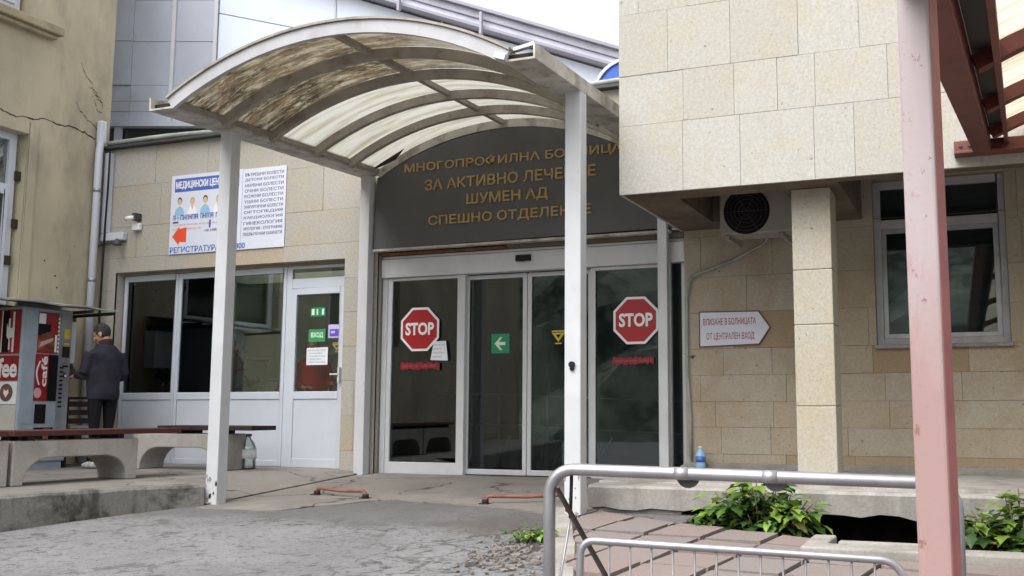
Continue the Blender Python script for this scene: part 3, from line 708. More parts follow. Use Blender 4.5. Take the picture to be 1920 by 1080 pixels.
# ================================================================== STONE-CLAD ENTRANCE WING (left of and above the doors)
W = thing('entrance_wing', 'low stone-clad hospital wing with shop windows and a white door behind the canopy', 'building', (-9, 0.5, 0))
rg = random.Random(31); f0 = FY(0.03)
mb = MB()
kh = (-11.48, -7.60, 0.0, 2.74); dh = (-7.10, -3.06, 0.0, 2.82)
slabs(mb, -11.8, -3.0, [0, .28, .72, 1.16, 1.6, 2.04, 2.48, 2.95, 3.4, 4.0, 4.56], (0.7, 1.6), f0, [kh, dh], rg)
ADDED_OPENING = (-10.6, -7.8, .95, 1.75)
for q in cut((-11.8, -3.0, .05, 6.5), [ADDED_OPENING]): mb.box(*q, 4.45, 4.56, 1)     # roof with an unseen opening added to let daylight into the shop
for a, b_, c, e in (kh, dh):                           # reveals
    mb.add([(a, 0.0, c), (a, .3, c), (a, .3, e), (a, 0.0, e)], [(0, 1, 2, 3)], 0, .3)
    mb.add([(b_, 0.0, c), (b_, .3, c), (b_, .3, e), (b_, 0.0, e)], [(0, 1, 2, 3)], 0, .3)
    mb.add([(a, 0.0, e), (b_, 0.0, e), (b_, .3, e), (a, .3, e)], [(0, 1, 2, 3)], 0, .3)
build('wall', mb, [M['stone_mid'], M['mortar_light']], W)
mb = MB(); mb.box(-11.85, -3.05, -0.10, 0.02, 4.565, 4.60); build('roof_edge', mb, M['dark_metal'], W)
mb = MB(); P = []
for k in range(24): P.append((-11.7 + 8.6 * k / 23, -0.06 + .012 * sin(k * 1.3), 4.645 + .012 * sin(k * .9)))
mb.tube(P, .036, 8); build('gutter_pipe', mb, M['gutter'], W)
YK = 0.15; fk = FY(YK)
def frame_rects(mb, rs, fn, d0=-.05, d1=0.0, mi=0):
    for r_ in rs: rect(mb, *r_, fn, d0, d1, mi)
def window_part(a, b_, lab=None):
    o = bpy.data.objects.new('window', None); COL.objects.link(o); o.parent = W
    wpos = Vector(((a + b_) / 2, YK, 0.05)) * U; o.location = wpos - W.location; o['_w'] = tuple(wpos)
    m1 = MB(); frame_rects(m1, [(a, a + .055, .05, 2.70), (b_ - .055, b_, .05, 2.70), (a + .055, b_ - .055, 2.62, 2.70), (a + .055, b_ - .055, .93, 1.03), (a + .055, b_ - .055, .05, .13)], fk)
    build('frame', m1, M['white_pvc'], o, bevel=.006)
    m2 = MB(); rect(m2, a + .055, b_ - .055, 1.03, 2.62, fk, -.03, -.022); build('pane', m2, M['glass'], o)
    m3 = MB(); rect(m3, a + .057, b_ - .057, .132, .928, fk, -.04, -.012); build('lower_panel', m3, M['white_pvc'], o)
for a, b_ in ((-11.46, -10.47), (-10.465, -9.57), (-9.565, -8.62)): window_part(a, b_)
mb = MB(); rect(mb, -11.47, -7.60, 2.705, 2.735, fk, -.05, .02); build('head_trim', mb, M['plaster_trim'], W)
# the white door
D = bpy.data.objects.new('door', None); COL.objects.link(D); D.parent = W; wp = Vector((-8.1, YK, 0.02)) * U; D.location = wp - W.location; D['_w'] = tuple(wp)
mb = MB(); frame_rects(mb, [(-8.615, -8.53, .02, 2.70), (-7.68, -7.605, .02, 2.70), (-8.53, -7.68, 2.66, 2.70), (-8.53, -7.68, 2.40, 2.53)], fk)
build('frame', mb, M['white_pvc'], D, bevel=.006)
mb = MB(); frame_rects(mb, [(-8.525, -8.445, .04, 2.395), (-7.755, -7.685, .04, 2.395), (-8.445, -7.755, 2.31, 2.395), (-8.445, -7.755, .93, 1.03), (-8.445, -7.755, .04, .16)], fk, -.04, .015)
build('leaf_frame', mb, M['white_pvc'], D, bevel=.006)
mb = MB(); rect(mb, -8.443, -7.757, .162, .928, fk, -.03, .002); build('lower_panel', mb, M['white_pvc'], D)
mb = MB(); rect(mb, -8.443, -7.757, 1.032, 2.308, fk, -.02, -.012); rect(mb, -8.53, -7.68, 2.53, 2.66, fk, -.02, -.012); build('pane', mb, M['glass_door'], D)
mb = MB(); mb.box(-7.735, -7.705, YK - .06, YK - .016, 1.14, 1.34); mb.bar((-7.72, YK - .065, 1.25), (-7.84, YK - .07, 1.245), .022, .022); build('handle', mb, M['white_metal'], D, bevel=.004)
# the room behind the shop windows
mb = MB(); y0, y1 = .22, 3.6
mb.add([(-11.48, y1, 0), (-7.6, y1, 0), (-7.6, y1, 2.74), (-11.48, y1, 2.74)], [(0, 1, 2, 3)], 0)
mb.add([(-11.48, y0, 0), (-11.48, y1, 0), (-11.48, y1, 2.74), (-11.48, y0, 2.74)], [(0, 1, 2, 3)], 1)
mb.add([(-7.6, y0, 0), (-7.6, y1, 0), (-7.6, y1, 2.74), (-7.6, y0, 2.74)], [(0, 1, 2, 3)], 0)
mb.add([(-11.48, y0, .02), (-7.6, y0, .02), (-7.6, y1, .02), (-11.48, y1, .02)], [(0, 1, 2, 3)], 0)
for a, b_, c, e in cut((-11.48, -7.6, y0, y1), [ADDED_OPENING]): mb.add([(a, c, 2.74), (b_, c, 2.74), (b_, e, 2.74), (a, e, 2.74)], [(0, 1, 2, 3)], 0)
a, b_, c, e = ADDED_OPENING
for p, q in (((a, c), (b_, c)), ((b_, c), (b_, e)), ((b_, e), (a, e)), ((a, e), (a, c))): mb.add([(*p, 2.74), (*q, 2.74), (*q, 4.5), (*p, 4.5)], [(0, 1, 2, 3)], 1)
mb.box(-11.44, -11.22, .75, .95, .02, 2.73, 1)            # pale inner pillar
mb.box(-10.3, -8.2, 3.45, 3.58, 1.72, 1.80, 1)           # wall shelf
build('interior_room', mb, [M['room'], M['room_pale']], W)
mb = MB(); mb.box(-9.75, -8.4, 1.2, 1.8, .02, 1.22, 0); mb.box(-9.8, -8.35, 1.15, 1.85, 1.221, 1.26, 0); text_on(mb, 'АПТЕКА', -9.6, -8.55, .98, 1.18, FY(1.195), 0, .003, .03, 1)
tag(build('shop_counter', mb, [M['counter'], M['dull_red']]), 'pale shop counter with dark red letters seen behind the third window', 'counter')
mb = MB(); mb.box(-11.0, -10.45, 1.6, 2.1, .02, 1.55); mb.box(-11.02, -10.43, 1.58, 2.12, 1.551, 1.6); tag(build('shop_cabinet', mb, M['counter'], bevel=.01), 'pale grey cabinet standing inside behind the first window', 'cabinet')
t = thing('plant_stand', 'orange wooden plant stand inside behind the second window', 'stand', (-9.75, .6, .02))
mb = MB()
for sx in (-.14, .14): mb.bar((-9.75 + sx, .6, .02), (-9.75 + sx * .35, .62, 1.75), .03, .03)
for z_, s in ((1.0, .11), (1.35, .08), (1.6, .06)): mb.bar((-9.75 - s - .05, .6, z_), (-9.75 + s + .05, .6, z_), .03, .025)
build('frame', mb, M['orange_wood'], t)

# ================================================================== AUTOMATIC ENTRANCE DOORS
YD = 0.12; fd = FY(YD)
A = thing('entrance_doors', 'white-framed automatic glass entrance doors with two fixed side panels under the grey board', 'doors', (-5.1, YD, 0))
mb = MB(); frame_rects(mb, [(-7.085, -7.01, 0, 2.46), (-3.125, -3.07, 0, 2.46), (-3.34, -3.25, 0, 2.46)], fd, -.08, 0.02)
build('frame', mb, M['white_metal'], A, bevel=.006)
mb = MB(); rect(mb, -7.085, -3.07, 2.461, 2.70, fd, -.08, .06); rect(mb, -7.085, -3.07, 2.705, 2.74, fd, -.08, .035); build('header', mb, M['white_metal'], A, bevel=.008)
mb = MB(); rect(mb, -7.09, -5.3, 2.745, 2.775, fd, -.08, .09); rect(mb, -5.29, -3.08, 2.742, 2.81, fd, -.08, .07, 1); build('head_flashing', mb, [M['rust'], M['mortar']], A)
mb = MB(); rect(mb, -5.18, -4.98, 2.575, 2.65, fd, .061, .10); mb.ell((-5.08, YD - .10, 2.60), (.05, .02, .035)); build('motion_sensor', mb, M['rubber'], A, bevel=.01)
def fixed(a, b_):
    o = bpy.data.objects.new('fixed_panel', None); COL.objects.link(o); o.parent = A; q = Vector(((a + b_) / 2, YD, 0)) * U; o.location = q - A.location; o['_w'] = tuple(q)
    m1 = MB(); s = .06 if a < -5 else .055; e_ = .1 if a < -5 else .035
    frame_rects(m1, [(a, a + s, .0, 2.458), (b_ - e_, b_, .0, 2.458), (a + s, b_ - e_, 0, .145), (a + s, b_ - e_, 2.42, 2.458)], fd, -.06, .012)
    build('frame', m1, M['white_metal'], o, bevel=.005)
    m2 = MB(); rect(m2, a + s + .001, b_ - e_ - .001, .146, 2.419, fd, -.025, -.015); build('pane', m2, M['glass_dark'], o)
fixed(-7.008, -5.90); fixed(-4.235, -3.345)
def leaf(a, b_):
    o = bpy.data.objects.new('sliding_leaf', None); COL.objects.link(o); o.parent = A; q = Vector(((a + b_) / 2, YD, 0)) * U; o.location = q - A.location; o['_w'] = tuple(q)
    m1 = MB(); frame_rects(m1, [(a, a + .05, .01, 2.45), (b_ - .05, b_, .01, 2.45), (a + .05, b_ - .05, .01, .075), (a + .05, b_ - .05, 2.40, 2.45)], fd, -.11, -.065)
    build('frame', m1, M['white_metal'], o, bevel=.005)
    m2 = MB(); rect(m2, a + .051, b_ - .051, .076, 2.399, fd, -.095, -.085); build('pane', m2, M['glass_dark'], o)
leaf(-5.93, -5.092); leaf(-5.084, -4.24)
m2 = MB(); rect(m2, -3.248, -3.127, .02, 2.455, fd, -.03, -.02); build('side_pane', m2, M['glass_dark'], A)
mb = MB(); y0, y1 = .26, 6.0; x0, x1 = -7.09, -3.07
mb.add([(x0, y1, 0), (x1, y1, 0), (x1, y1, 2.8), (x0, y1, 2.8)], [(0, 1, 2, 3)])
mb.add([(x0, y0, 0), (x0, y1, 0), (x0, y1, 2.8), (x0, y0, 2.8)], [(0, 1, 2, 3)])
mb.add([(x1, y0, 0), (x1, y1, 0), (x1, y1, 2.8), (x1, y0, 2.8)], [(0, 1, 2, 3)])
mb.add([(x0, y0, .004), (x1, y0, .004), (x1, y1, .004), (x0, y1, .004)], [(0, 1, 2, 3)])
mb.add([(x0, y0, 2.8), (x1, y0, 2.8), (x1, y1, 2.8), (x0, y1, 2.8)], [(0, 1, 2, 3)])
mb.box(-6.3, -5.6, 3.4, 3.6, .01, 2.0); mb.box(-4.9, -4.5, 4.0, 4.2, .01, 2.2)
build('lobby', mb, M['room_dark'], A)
mb = MB()
for x in (-5.95, -5.25, -4.55): mb.tube([(x, 1.2, .01), (x, 1.2, 1.35)], .022, 8)
for z_ in (.55, .95): mb.tube([(-6.9, 1.2, z_ + .08), (-3.4, 1.2, z_ - .06)], .014, 8)
for x in (-6.0, -5.2, -4.6): mb.tube([(x, 1.2, .02), (x + .35, .9, .45)], .018, 8)
tag(build('inner_handrail', mb, M['galv_dull']), 'thin metal handrail standing in the dark lobby behind the sliding doors', 'handrail')

# ================================================================== STONE WING ON THE RIGHT
S = thing('stone_wing', 'travertine-clad wing with a big overhanging upper storey on a square pier', 'building', (0, 0, 0))
rg = random.Random(41); mb = MB()
wh = (-0.99, 0.31, 1.46, 3.2)
slabs(mb, -3.06, 6.5, [.12, .31, .60, .88, 1.17, 1.46, 1.86, 2.26, 2.72, 3.3], (0.45, 1.05), FY(0.03), [wh], rg)
for q in (((wh[0], wh[2]), (wh[1], wh[2])), ((wh[1], wh[2]), (wh[1], wh[3])), ((wh[1], wh[3]), (wh[0], wh[3])), ((wh[0], wh[3]), (wh[0], wh[2]))):
    mb.add([(q[0][0], 0, q[0][1]), (q[1][0], 0, q[1][1]), (q[1][0], .25, q[1][1]), (q[0][0], .25, q[0][1])], [(0, 1, 2, 3)], 0, .2)
build('wall', mb, [M['stone_dark'], M['mortar']], S)
mb = MB(); mb.box(-3.04, 6.5, -0.05, -.004, .13, .215); build('base_course', mb, M['concrete'], S, bevel=.01)
# overhanging block
rg = random.Random(43); mb = MB(); BY = -2.1
slabs(mb, -3.1, 6.5, [2.80, 3.46, 3.95, 4.56, 5.05, 5.6, 6.2, 6.8, 7.3], (0.30, 0.78), FY(BY + .03), [], rg)
fl = lambda u, v, d: (-3.1 + .03 - d, u, v)
slabs(mb, BY + .04, 5, [2.80, 3.36, 3.90, 4.40, 4.95, 5.5, 6.1, 6.7, 7.3], (0.55, 1.1), fl, [], rg)
mb.box(-3.06, 6.5, BY + .05, 5, 7.2, 7.3, 1)
build('upper_storey', mb, [M['stone_light'], M['mortar_light']], S)
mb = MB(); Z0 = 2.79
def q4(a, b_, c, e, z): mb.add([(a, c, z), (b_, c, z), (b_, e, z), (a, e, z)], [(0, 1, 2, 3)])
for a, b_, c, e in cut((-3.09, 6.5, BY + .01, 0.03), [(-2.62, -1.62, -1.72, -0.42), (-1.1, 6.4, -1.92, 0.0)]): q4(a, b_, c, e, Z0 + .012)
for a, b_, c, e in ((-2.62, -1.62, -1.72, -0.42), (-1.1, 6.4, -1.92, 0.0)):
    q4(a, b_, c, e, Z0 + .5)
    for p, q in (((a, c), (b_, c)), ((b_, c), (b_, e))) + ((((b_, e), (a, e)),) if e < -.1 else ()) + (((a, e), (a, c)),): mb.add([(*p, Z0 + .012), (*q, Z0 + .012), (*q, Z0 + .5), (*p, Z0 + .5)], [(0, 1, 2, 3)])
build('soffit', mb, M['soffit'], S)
mb = MB(); rg = random.Random(47); PY0, PY1, PX0, PX1 = -1.75, -1.36, -1.55, -1.20
rows = [.11, .82, 1.55, 2.05, 2.8]
for r in range(4): mb.box(PX0, PX1, PY0, PY1, rows[r] + .0012, rows[r + 1] - .0012, 0, rg.uniform(.05, .6))
mb.box(PX0 + .012, PX1 - .012, PY0 + .012, PY1 - .012, .11, 2.8, 1)
build('pier', mb, [M['stone_pier'], M['mortar']], S, bevel=.008)
o = bpy.data.objects.new('window', None); COL.objects.link(o); o.parent = S; o.location = Vector((-.34, .1, 1.46)) * U; o['_w'] = tuple(o.location); fw = FY(.12)
m1 = MB(); a, b_, c, e = wh; s = .07
frame_rects(m1, [(a, a + s, c, e), (b_ - s, b_, c, e), (a + s, b_ - s, c, c + s), (a + s, b_ - s, e - s, e), (a + s, b_ - s, 2.70, 2.79)], fw, -.06, .04)
build('frame', m1, M['trim_grey'], o, bevel=.006)
m1 = MB(); frame_rects(m1, [(a + s, a + s + .05, c + s, 2.70), (b_ - s - .05, b_ - s, c + s, 2.70), (a + s + .05, b_ - s - .05, c + s, c + s + .05), (a + s + .05, b_ - s - .05, 2.65, 2.70)], fw, -.05, .015); build('sash', m1, M['galv_dull'], o, bevel=.004)
m1 = MB(); rect(m1, a + s, b_ - s, c + s, e - s, fw, -.03, -.02); build('pane', m1, M['glass_dark'], o)
m1 = MB(); m1.box(a - .02, b_ + .02, -.06, .12, c - .04, c - .002); build('sill', m1, M['concrete_light'], o, bevel=.006)
m1 = MB(); m1.box(a - .2, b_ + .2, .42, .44, c - .1, e + .1); m1.add([(a, .24, c), (b_, .24, c), (b_, .5, c), (a, .5, c)], [(0, 1, 2, 3)]); build('blind', m1, M['blind'], o)

# ================================================================== GREY GLAZED HALL behind the entrance wing
yaw = radians(21.37); HA = Vector((-12.6, .8, 0)); hx = Vector((cos(yaw), sin(yaw), 0)); hn = Vector((sin(yaw), -cos(yaw), 0))
fh = lambda u, v, d: tuple(HA + hx * u + Vector((0, 0, v)) + hn * d)
H = thing('glazed_hall', 'grey and pale blue panelled hall with a sloping roof edge rising behind the canopy', 'building', HA)
top = lambda u: 7.31 - .296 * (u - 4.0)
mb = MB(); rg = random.Random(3)
us = [-.6, -.02, .28, .93, 1.57]
for i in range(len(us) - 1):
    a, b_ = us[i], us[i + 1]
    vs_ = [5.30, 5.47, 5.64, 5.90] + [6.62, 7.3, 8.0]
    for j in range(len(vs_) - 1): rect(mb, a + .003, b_ - .003, vs_[j] + .003, vs_[j + 1] - .003, fh, -.05, rg.uniform(-.004, .004) + (.03 if i == 1 and vs_[j] >= 5.9 else 0))
build('cladding_panel', mb, M['panel_grey'], H, split=True)
mb = MB(); us2 = [1.62, 3.49, 5.2, 6.9, 8.9]
for a, b_ in zip(us2[:-1], us2[1:]):
    n_ = 3
    for j in range(n_):
        p = lambda u, k: 5.30 + (top(u) - .03 - 5.30) * k / n_
        mb.prism([(a + .015, p(a, j) + .008), (b_ - .015, p(b_, j) + .008), (b_ - .015, p(b_, j + 1) - .008), (a + .015, p(a, j + 1) - .008)], fh, -.05, 0)
build('polycarbonate_panel', mb, M['panel_pale'], H, split=True)
mb = MB()
for u in (.93, 1.595): rect(mb, u - .028, u + .028, 5.3, 8.0, fh, -.04, .04)
for u in (3.49, 5.2, 6.9): rect(mb, u - .013, u + .013, 5.3, top(u), fh, -.04, .02)
build('mullion', mb, M['white_metal'], H, split=True)
mb = MB(); rect(mb, -.6, 8.9, 5.22, 5.30, fh, -.08, .06)
for u in (.12, 1.62, 3.5, 5.2): rect(mb, u - .05, u + .05, 4.5, 5.22, fh, -.06, .02)
build('base_frame', mb, M['panel_grey'], H, split=True)
mb = MB(); rect(mb, -.6, 8.9, 4.5, 5.22, fh, -.12, -.10); build('strip_window', mb, M['glass_dark'], H)
mb = MB(); mb.prism([(-.6, 4.45), (8.9, 4.45), (8.9, top(8.9)), (4, top(4)), (-.6, top(-.6))], fh, -4.0, -.7); build('hall_body', mb, M['room_dark'], H)
mb = MB()
for off, th, dd, mi in ((0.00, .045, .22, 1), (.05, .10, .16, 0), (.155, .02, .19, 1), (.18, .10, .16, 0), (.285, .05, .24, 1)):
    mb.prism([(1.6, top(1.6) + off), (8.9, top(8.9) + off), (8.9, top(8.9) + off + th), (1.6, top(1.6) + off + th)], fh, -.3, dd, mi)
for u in (4.55, 5.85):
    mb.bar(fh(u, top(u) - .12, .26), fh(u, top(u) + .24, .26), .04, .06, up=(0, 1, 0), mi=1)
build('roof_gutter', mb, [M['hall_rail'], M['hall_rail_dark']], H)
# blue barrel rooflight
t = thing('roof_dome', 'small bright blue barrel rooflight with a white rim on the roof behind the canopy', 'rooflight', (-3.7, .4, 4.56))
mb = MB(); arc = [(-4.18 + .45 - .45 * cos(pi * k / 16), 4.62 + .36 * sin(pi * k / 16)) for k in range(17)]
mb.prism(arc, lambda u, v, d: (u, .15 + d, v), 0, 1.2); build('cover', mb, M['blue_tarp'], t)
mb = MB(); mb.sweep([(x, .13, z) for x, z in arc], [(-.02, -.005), (.02, -.005), (.02, .018), (-.02, .018)], up=(0, 1, 0)); build('rim', mb, M['white_metal'], t)
mb = MB(); mb.box(-4.35, -3.1, .04, 1.4, 4.565, 4.618); build('base', mb, M['hall_rail_dark'], t)

# ================================================================== CANOPY
CYF = -3.64
C = thing('entrance_canopy', 'white steel barrel-vaulted canopy with stained plastic sheets over the entrance', 'canopy', (-5.3, -1.9, -.1))
def post(x, y, w_, zb, zt, holes_=()):
    mb = MB(); h = w_ / 2; mb.box(x - h, x + h, y - h, y + h, zb, zt); return build('post', mb, M['white_metal'], C, bevel=.008)
post(-7.22, -2.66, .145, g(-2.66) - .05, 3.72); post(-3.36, -2.56, .155, g(-2.56) - .05, 3.70)
post(-7.21, -.10, .14, -.05, 3.80); post(-3.275, -.10, .11, -.05, 3.80)
mb = MB(); rg = random.Random(2)
for (x, y, s) in ((-3.36, -2.56, .0786), (-7.22, -2.66, .0736)):
    for _ in range(14):
        z_ = g(y) + rg.uniform(.0, .5) ** 1.5; xx = x + rg.uniform(-.07, .07); a_ = rg.uniform(.006, .02)
        mb.add([(xx + a_ * cos(k) * rg.uniform(.5, 1.4), y - s, z_ + 1.6 * a_ * sin(k) * rg.uniform(.5, 1.4)) for k in range(6)], [(0, 1, 2, 3, 4, 5)])
build('paint_chip', mb, M['concrete'], C, split=True)
mb = MB(); mb.tube([(-3.36, -2.6375, 1.185), (-3.36, -2.665, 1.185)], .028, 12); mb.tube([(-3.36, -2.6375, 1.15), (-3.36, -2.655, 1.15)], .02, 12); build('plug', mb, M['rubber'], C)
zs = lambda y: 3.66 + .13 * (y + 3.85) / 3.85          # springing height, falls to the front
def channel(x, wl):
    mb = MB(); th = .018; h = .13; n_ = 10
    prof = [(-wl / 2, 0), (wl / 2, 0), (wl / 2, h), (wl / 2 - th, h), (wl / 2 - th, th), (-wl / 2 + th, th), (-wl / 2 + th, h), (-wl / 2, h)]
    mb.sweep([(x, CYF - .02 + (3.59) * k / n_, zs(CYF + 3.59 * k / n_) - .02) for k in range(n_ + 1)], prof)
    return mb
for gx in (-7.21, -3.42):
    gb = build('gutter_beam', channel(gx, .28), M['old_white'], C)
    mb = MB(); mb.sweep([(gx, CYF + .03 + 3.5 * k / 8, zs(CYF + .03 + 3.5 * k / 8) + .001) for k in range(9)], [(-.118, 0), (.118, 0), (.118, .05), (-.118, .05)]); build('gutter_dark_fill', mb, M['soil'], gb)  # dark fill makes the inside of the open gutter read dark
AX0, AX1 = -7.10, -3.53
def arc_pts(y, dz=0.0, n_=28, x0=AX0, x1=AX1, sag=.49):
    half = (x1 - x0) / 2; R = (half * half + sag * sag) / (2 * sag); xc = (x0 + x1) / 2; a0 = math.asin(half / R)
    return [(xc + (R + dz) * sin(-a0 + 2 * a0 * k / n_), y, zs(y) + .04 + sag - R + (R + dz) * cos(-a0 + 2 * a0 * k / n_)) for k in range(n_ + 1)]
def rib(y, w_, h, dz=-.0, mat=None, name='rib'):
    mb = MB(); mb.sweep(arc_pts(y, dz), [(-w_ / 2, -h), (w_ / 2, -h), (w_ / 2, 0), (-w_ / 2, 0)]); return build(name, mb, mat or M['canopy_rib'], C)
for y in (-2.95, -2.21, -1.42, -.72): rib(y, .065, .095)
rib(-.07, .05, .10, 0, M['old_white'])
mb = MB(); mb.sweep(arc_pts(CYF - .01, .035), [(-.02, -.115), (.02, -.115), (.02, .0), (-.02, .0)])
build('front_trim', mb, M['trim_grey'], C)
mb = MB(); mb.sweep(arc_pts(CYF + .01, .06), [(-.06, -.022), (.06, -.022), (.06, .0), (-.06, .0)]); build('front_capping', mb, M['canopy_rib'], C)
# curled mount where the trim meets the right gutter
mb = MB(); p = arc_pts(CYF - .01, 0)[-1]; mb.bar((p[0] - .10, CYF - .05, p[2] + .0), (p[0] + .0, CYF - .05, p[2] - .035), .05, .05); mb.bar((AX1 + .03, CYF + .05, zs(CYF) + .10), (-3.31, CYF + .05, zs(CYF) + .13), .05, .03); build('trim_clip', mb, M['white_metal'], C)
for (xi) in (14,):
    mb = MB(); mb.sweep([arc_pts(y)[xi] for y in (CYF + .02, -2.6, -1.3, -.07)], [(-.03, -.055), (.03, -.055), (.03, -.003), (-.03, -.003)]); build('ridge_purlin', mb, M['canopy_rib'], C)
for x, s in ((AX0, 1), (AX1, -1)):
    mb = MB(); mb.bar((x + s * .03, CYF, zs(CYF) + .035), (x + s * .03, -.05, zs(-.05) + .035), .04, .05); build('edge_angle', mb, M['canopy_rib'], C)
ys_ = [CYF + .01, -2.95, -2.21, -1.42, -.72, -.05]
for a, b_ in zip(ys_[:-1], ys_[1:]):
    mb = MB(); A1 = arc_pts(a + .004, .012); A2 = arc_pts(b_ - .004, .012); B1 = arc_pts(a + .004, .020); B2 = arc_pts(b_ - .004, .020); n_ = len(A1)
    mb.add(A1 + A2, [(k, k + 1, n_ + k + 1, n_ + k) for k in range(n_ - 1)], 0, 0, True)
    o = build('roof_sheet', mb, M['sheet'], C, smooth=True)
# torn flap of dark sheet in the back-left corner
mb = MB(); p = arc_pts(-.2); mb.add([p[0], p[1], p[4], (p[3][0], -.2, p[0][2] + .10), (p[1][0], -.2, p[0][2] + .02)], [(0, 1, 2, 3, 4)]); build('torn_flap', mb, M['rubber'], C)

# ------------------------------------------------------------------ the big name board
t = thing('hospital_sign', 'dark grey arched board with gold Cyrillic hospital name above the doors', 'sign', (-5.2, -.06, 2.82))
mb = MB(); X0, X1 = -7.13, -3.2; n_ = 30
pts = [(X0, 2.815), (X1, 2.84)]
R = arc_pts(-.07, -.10, 30, -7.13, -3.2)
pts += [(q[0], q[2]) for q in reversed(R)]
mb.prism(pts, FY(0.0), .005, .085); build('board', mb, M['sign_board'], t)
fs = FY(-.085)
for body, u0, u1, v0, v1 in (('МНОГОПРОФИЛНА БОЛНИЦА', -6.68, -3.76, 3.752, 3.885), ('ЗА АКТИВНО ЛЕЧЕНИЕ', -6.38, -4.09, 3.515, 3.655), ('ШУМЕН АД', -5.79, -4.70, 3.275, 3.43), ('СПЕШНО ОТДЕЛЕНИЕ', -6.32, -4.15, 3.048, 3.19)):
    mb = MB(); text_on(mb, body, u0, u1, v0, v1, fs, 0.0, .016, .017); build('lettering', mb, M['bronze'], t)
mb = MB(); mb.box(-7.14, -3.2, -.10, 0.0, 2.785, 2.812); build('lower_trim', mb, M['old_white'], t)

# ------------------------------------------------------------------ signs and stickers
def flat_sign(name, label, cat, fn, u0, u1, v0, v1, th=.012, mat='sign_white'):
    o = thing(name, label, cat, fn((u0 + u1) / 2, v0, 0)); mb = MB(); rect(mb, u0, u1, v0, v1, fn, .001, th); build('panel', mb, M[mat], o); return o
rg = random.Random(77); fm = FY(-.004); T1 = .0135
ms = flat_sign('medical_centre_sign', 'white sign with blue header, red arrow and doctor figures on the stone wall', 'sign', fm, -10.52, -9.285, 2.95, 4.07)
mb = MB(); rect(mb, -10.46, -9.34, 3.83, 4.02, fm, .012, T1); build('header_band', mb, M['ink_blue'], ms)
mb = MB(); text_on(mb, 'МЕДИЦИНСКИ ЦЕНТЪР', -10.44, -9.53, 3.86, 3.985, fm, 0, .0155, .03); build('header_text', mb, M['white'], ms)
mb = MB()
for k, (hc, cc) in enumerate(((1, 3), (2, 4), (1, 3), (2, 4), (1, 4))):
    u = -10.36 + .225 * k; z_ = 3.70 - .01 * (k % 2)
    mb.add([fm(u + .085 * cos(a), 3.50 + .125 * max(0, sin(a)), .0138) for a in [pi * j / 10 for j in range(11)]], [tuple(range(11))], cc)
    mb.add([fm(u + .042 * cos(2 * pi * j / 14), z_ + .055 * sin(2 * pi * j / 14), .0142) for j in range(14)], [tuple(range(14))], hc)
    mb.add([fm(u + .036 * cos(2 * pi * j / 14), z_ - .014 + .045 * sin(2 * pi * j / 14), .0147) for j in range(14)], [tuple(range(14))], 0)
    mb.add([fm(u - .02, 3.625, .0146), fm(u + .02, 3.625, .0146), fm(u, 3.555, .0146)], [(0, 1, 2)], 0)
build('doctor_figures', mb, [M['skin_flat'], M['hair_flat'], M['blond_flat'], M['pale_blue'], M['white']], ms)
mb = MB(); scribble(mb, -10.47, -9.5, 3.43, 3.50, fm, .0150, rg, 0); rect(mb, -10.47, -10.37, 3.385, 3.41, fm, .012, T1, 1)
scribble(mb, -10.45, -9.45, 3.345, 3.37, fm, T1, rg, 2); scribble(mb, -10.47, -9.95, 3.285, 3.31, fm, T1, rg, 2); scribble(mb, -9.9, -9.4, 3.235, 3.275, fm, T1, rg, 1); scribble(mb, -9.62, -9.36, 3.12, 3.16, fm, T1, rg, 1)
rect(mb, -9.83, -9.80, 3.29, 3.40, fm, .012, T1, 0)
build('small_print', mb, [M['ink_blue'], M['ink_dark'], M['pale_red']], ms)
mb = MB(); mb.prism([(-10.47, 3.20), (-10.35, 3.335), (-10.34, 3.30), (-10.22, 3.32), (-10.22, 3.11), (-10.34, 3.12), (-10.35, 3.075)], fm, .012, .0140); build('arrow', mb, M['orange_red'], ms)
mb = MB(); text_on(mb, 'РЕГИСТРАТУРА 054/ 800', -10.50, -9.20, 2.965, 3.05, fm, 0, T1, .02); build('footer_text', mb, M['ink_blue'], ms)
ls = flat_sign('services_sign', 'white sign listing medical offices in small dark lines beside the canopy post', 'sign', fm, -9.28, -8.56, 2.95, 4.06)
mb = MB()
for k, wd in enumerate(('ВЪТРЕШНИ БОЛЕСТИ', 'ДЕТСКИ БОЛЕСТИ', 'НЕРВНИ БОЛЕСТИ', 'ОЧНИ БОЛЕСТИ', 'КОЖНИ БОЛЕСТИ', 'УШНИ БОЛЕСТИ', 'ХИРУРГИЧНИ БОЛЕСТИ', 'ОРТОПЕДИЯ', 'КАРДИОЛОГИЯ', 'ГИНЕКОЛОГИЯ', 'УРОЛОГИЯ - ЕХОГРАФИЯ', 'ПРЕВЪРЗОЧНИ КАБИНЕТИ')):
    text_on(mb, wd, -9.24, -8.60, 3.955 - .075 * k, 3.955 - .075 * k + .046, fm, 0, T1, .01)
build('small_print', mb, M['ink_purple'], ls)
def stop(cx, cz, label):
    fn = FY(YD - .012); r = .285; o = thing('stop_sign', label, 'stop sign', fn(cx, cz - r, 0), 'stop signs on the glass')
    octo = lambda s: [(cx + s * cos(pi / 8 + k * pi / 4), cz + s * sin(pi / 8 + k * pi / 4)) for k in range(8)]
    mb = MB(); mb.prism(octo(r * 1.04), fn, .0, .006); build('rim', mb, M['white'], o)
    mb = MB(); mb.prism(octo(r * .93), fn, .006, .0085); build('face', mb, M['red'], o)
    mb = MB(); text_on(mb, 'STOP', cx - .205, cx + .205, cz - .075, cz + .085, fn, .0085, .0105, .035); build('lettering', mb, M['white'], o)
stop(-6.53, 1.795, 'red octagonal stop sign on the left glass panel, with a white paper at its corner')
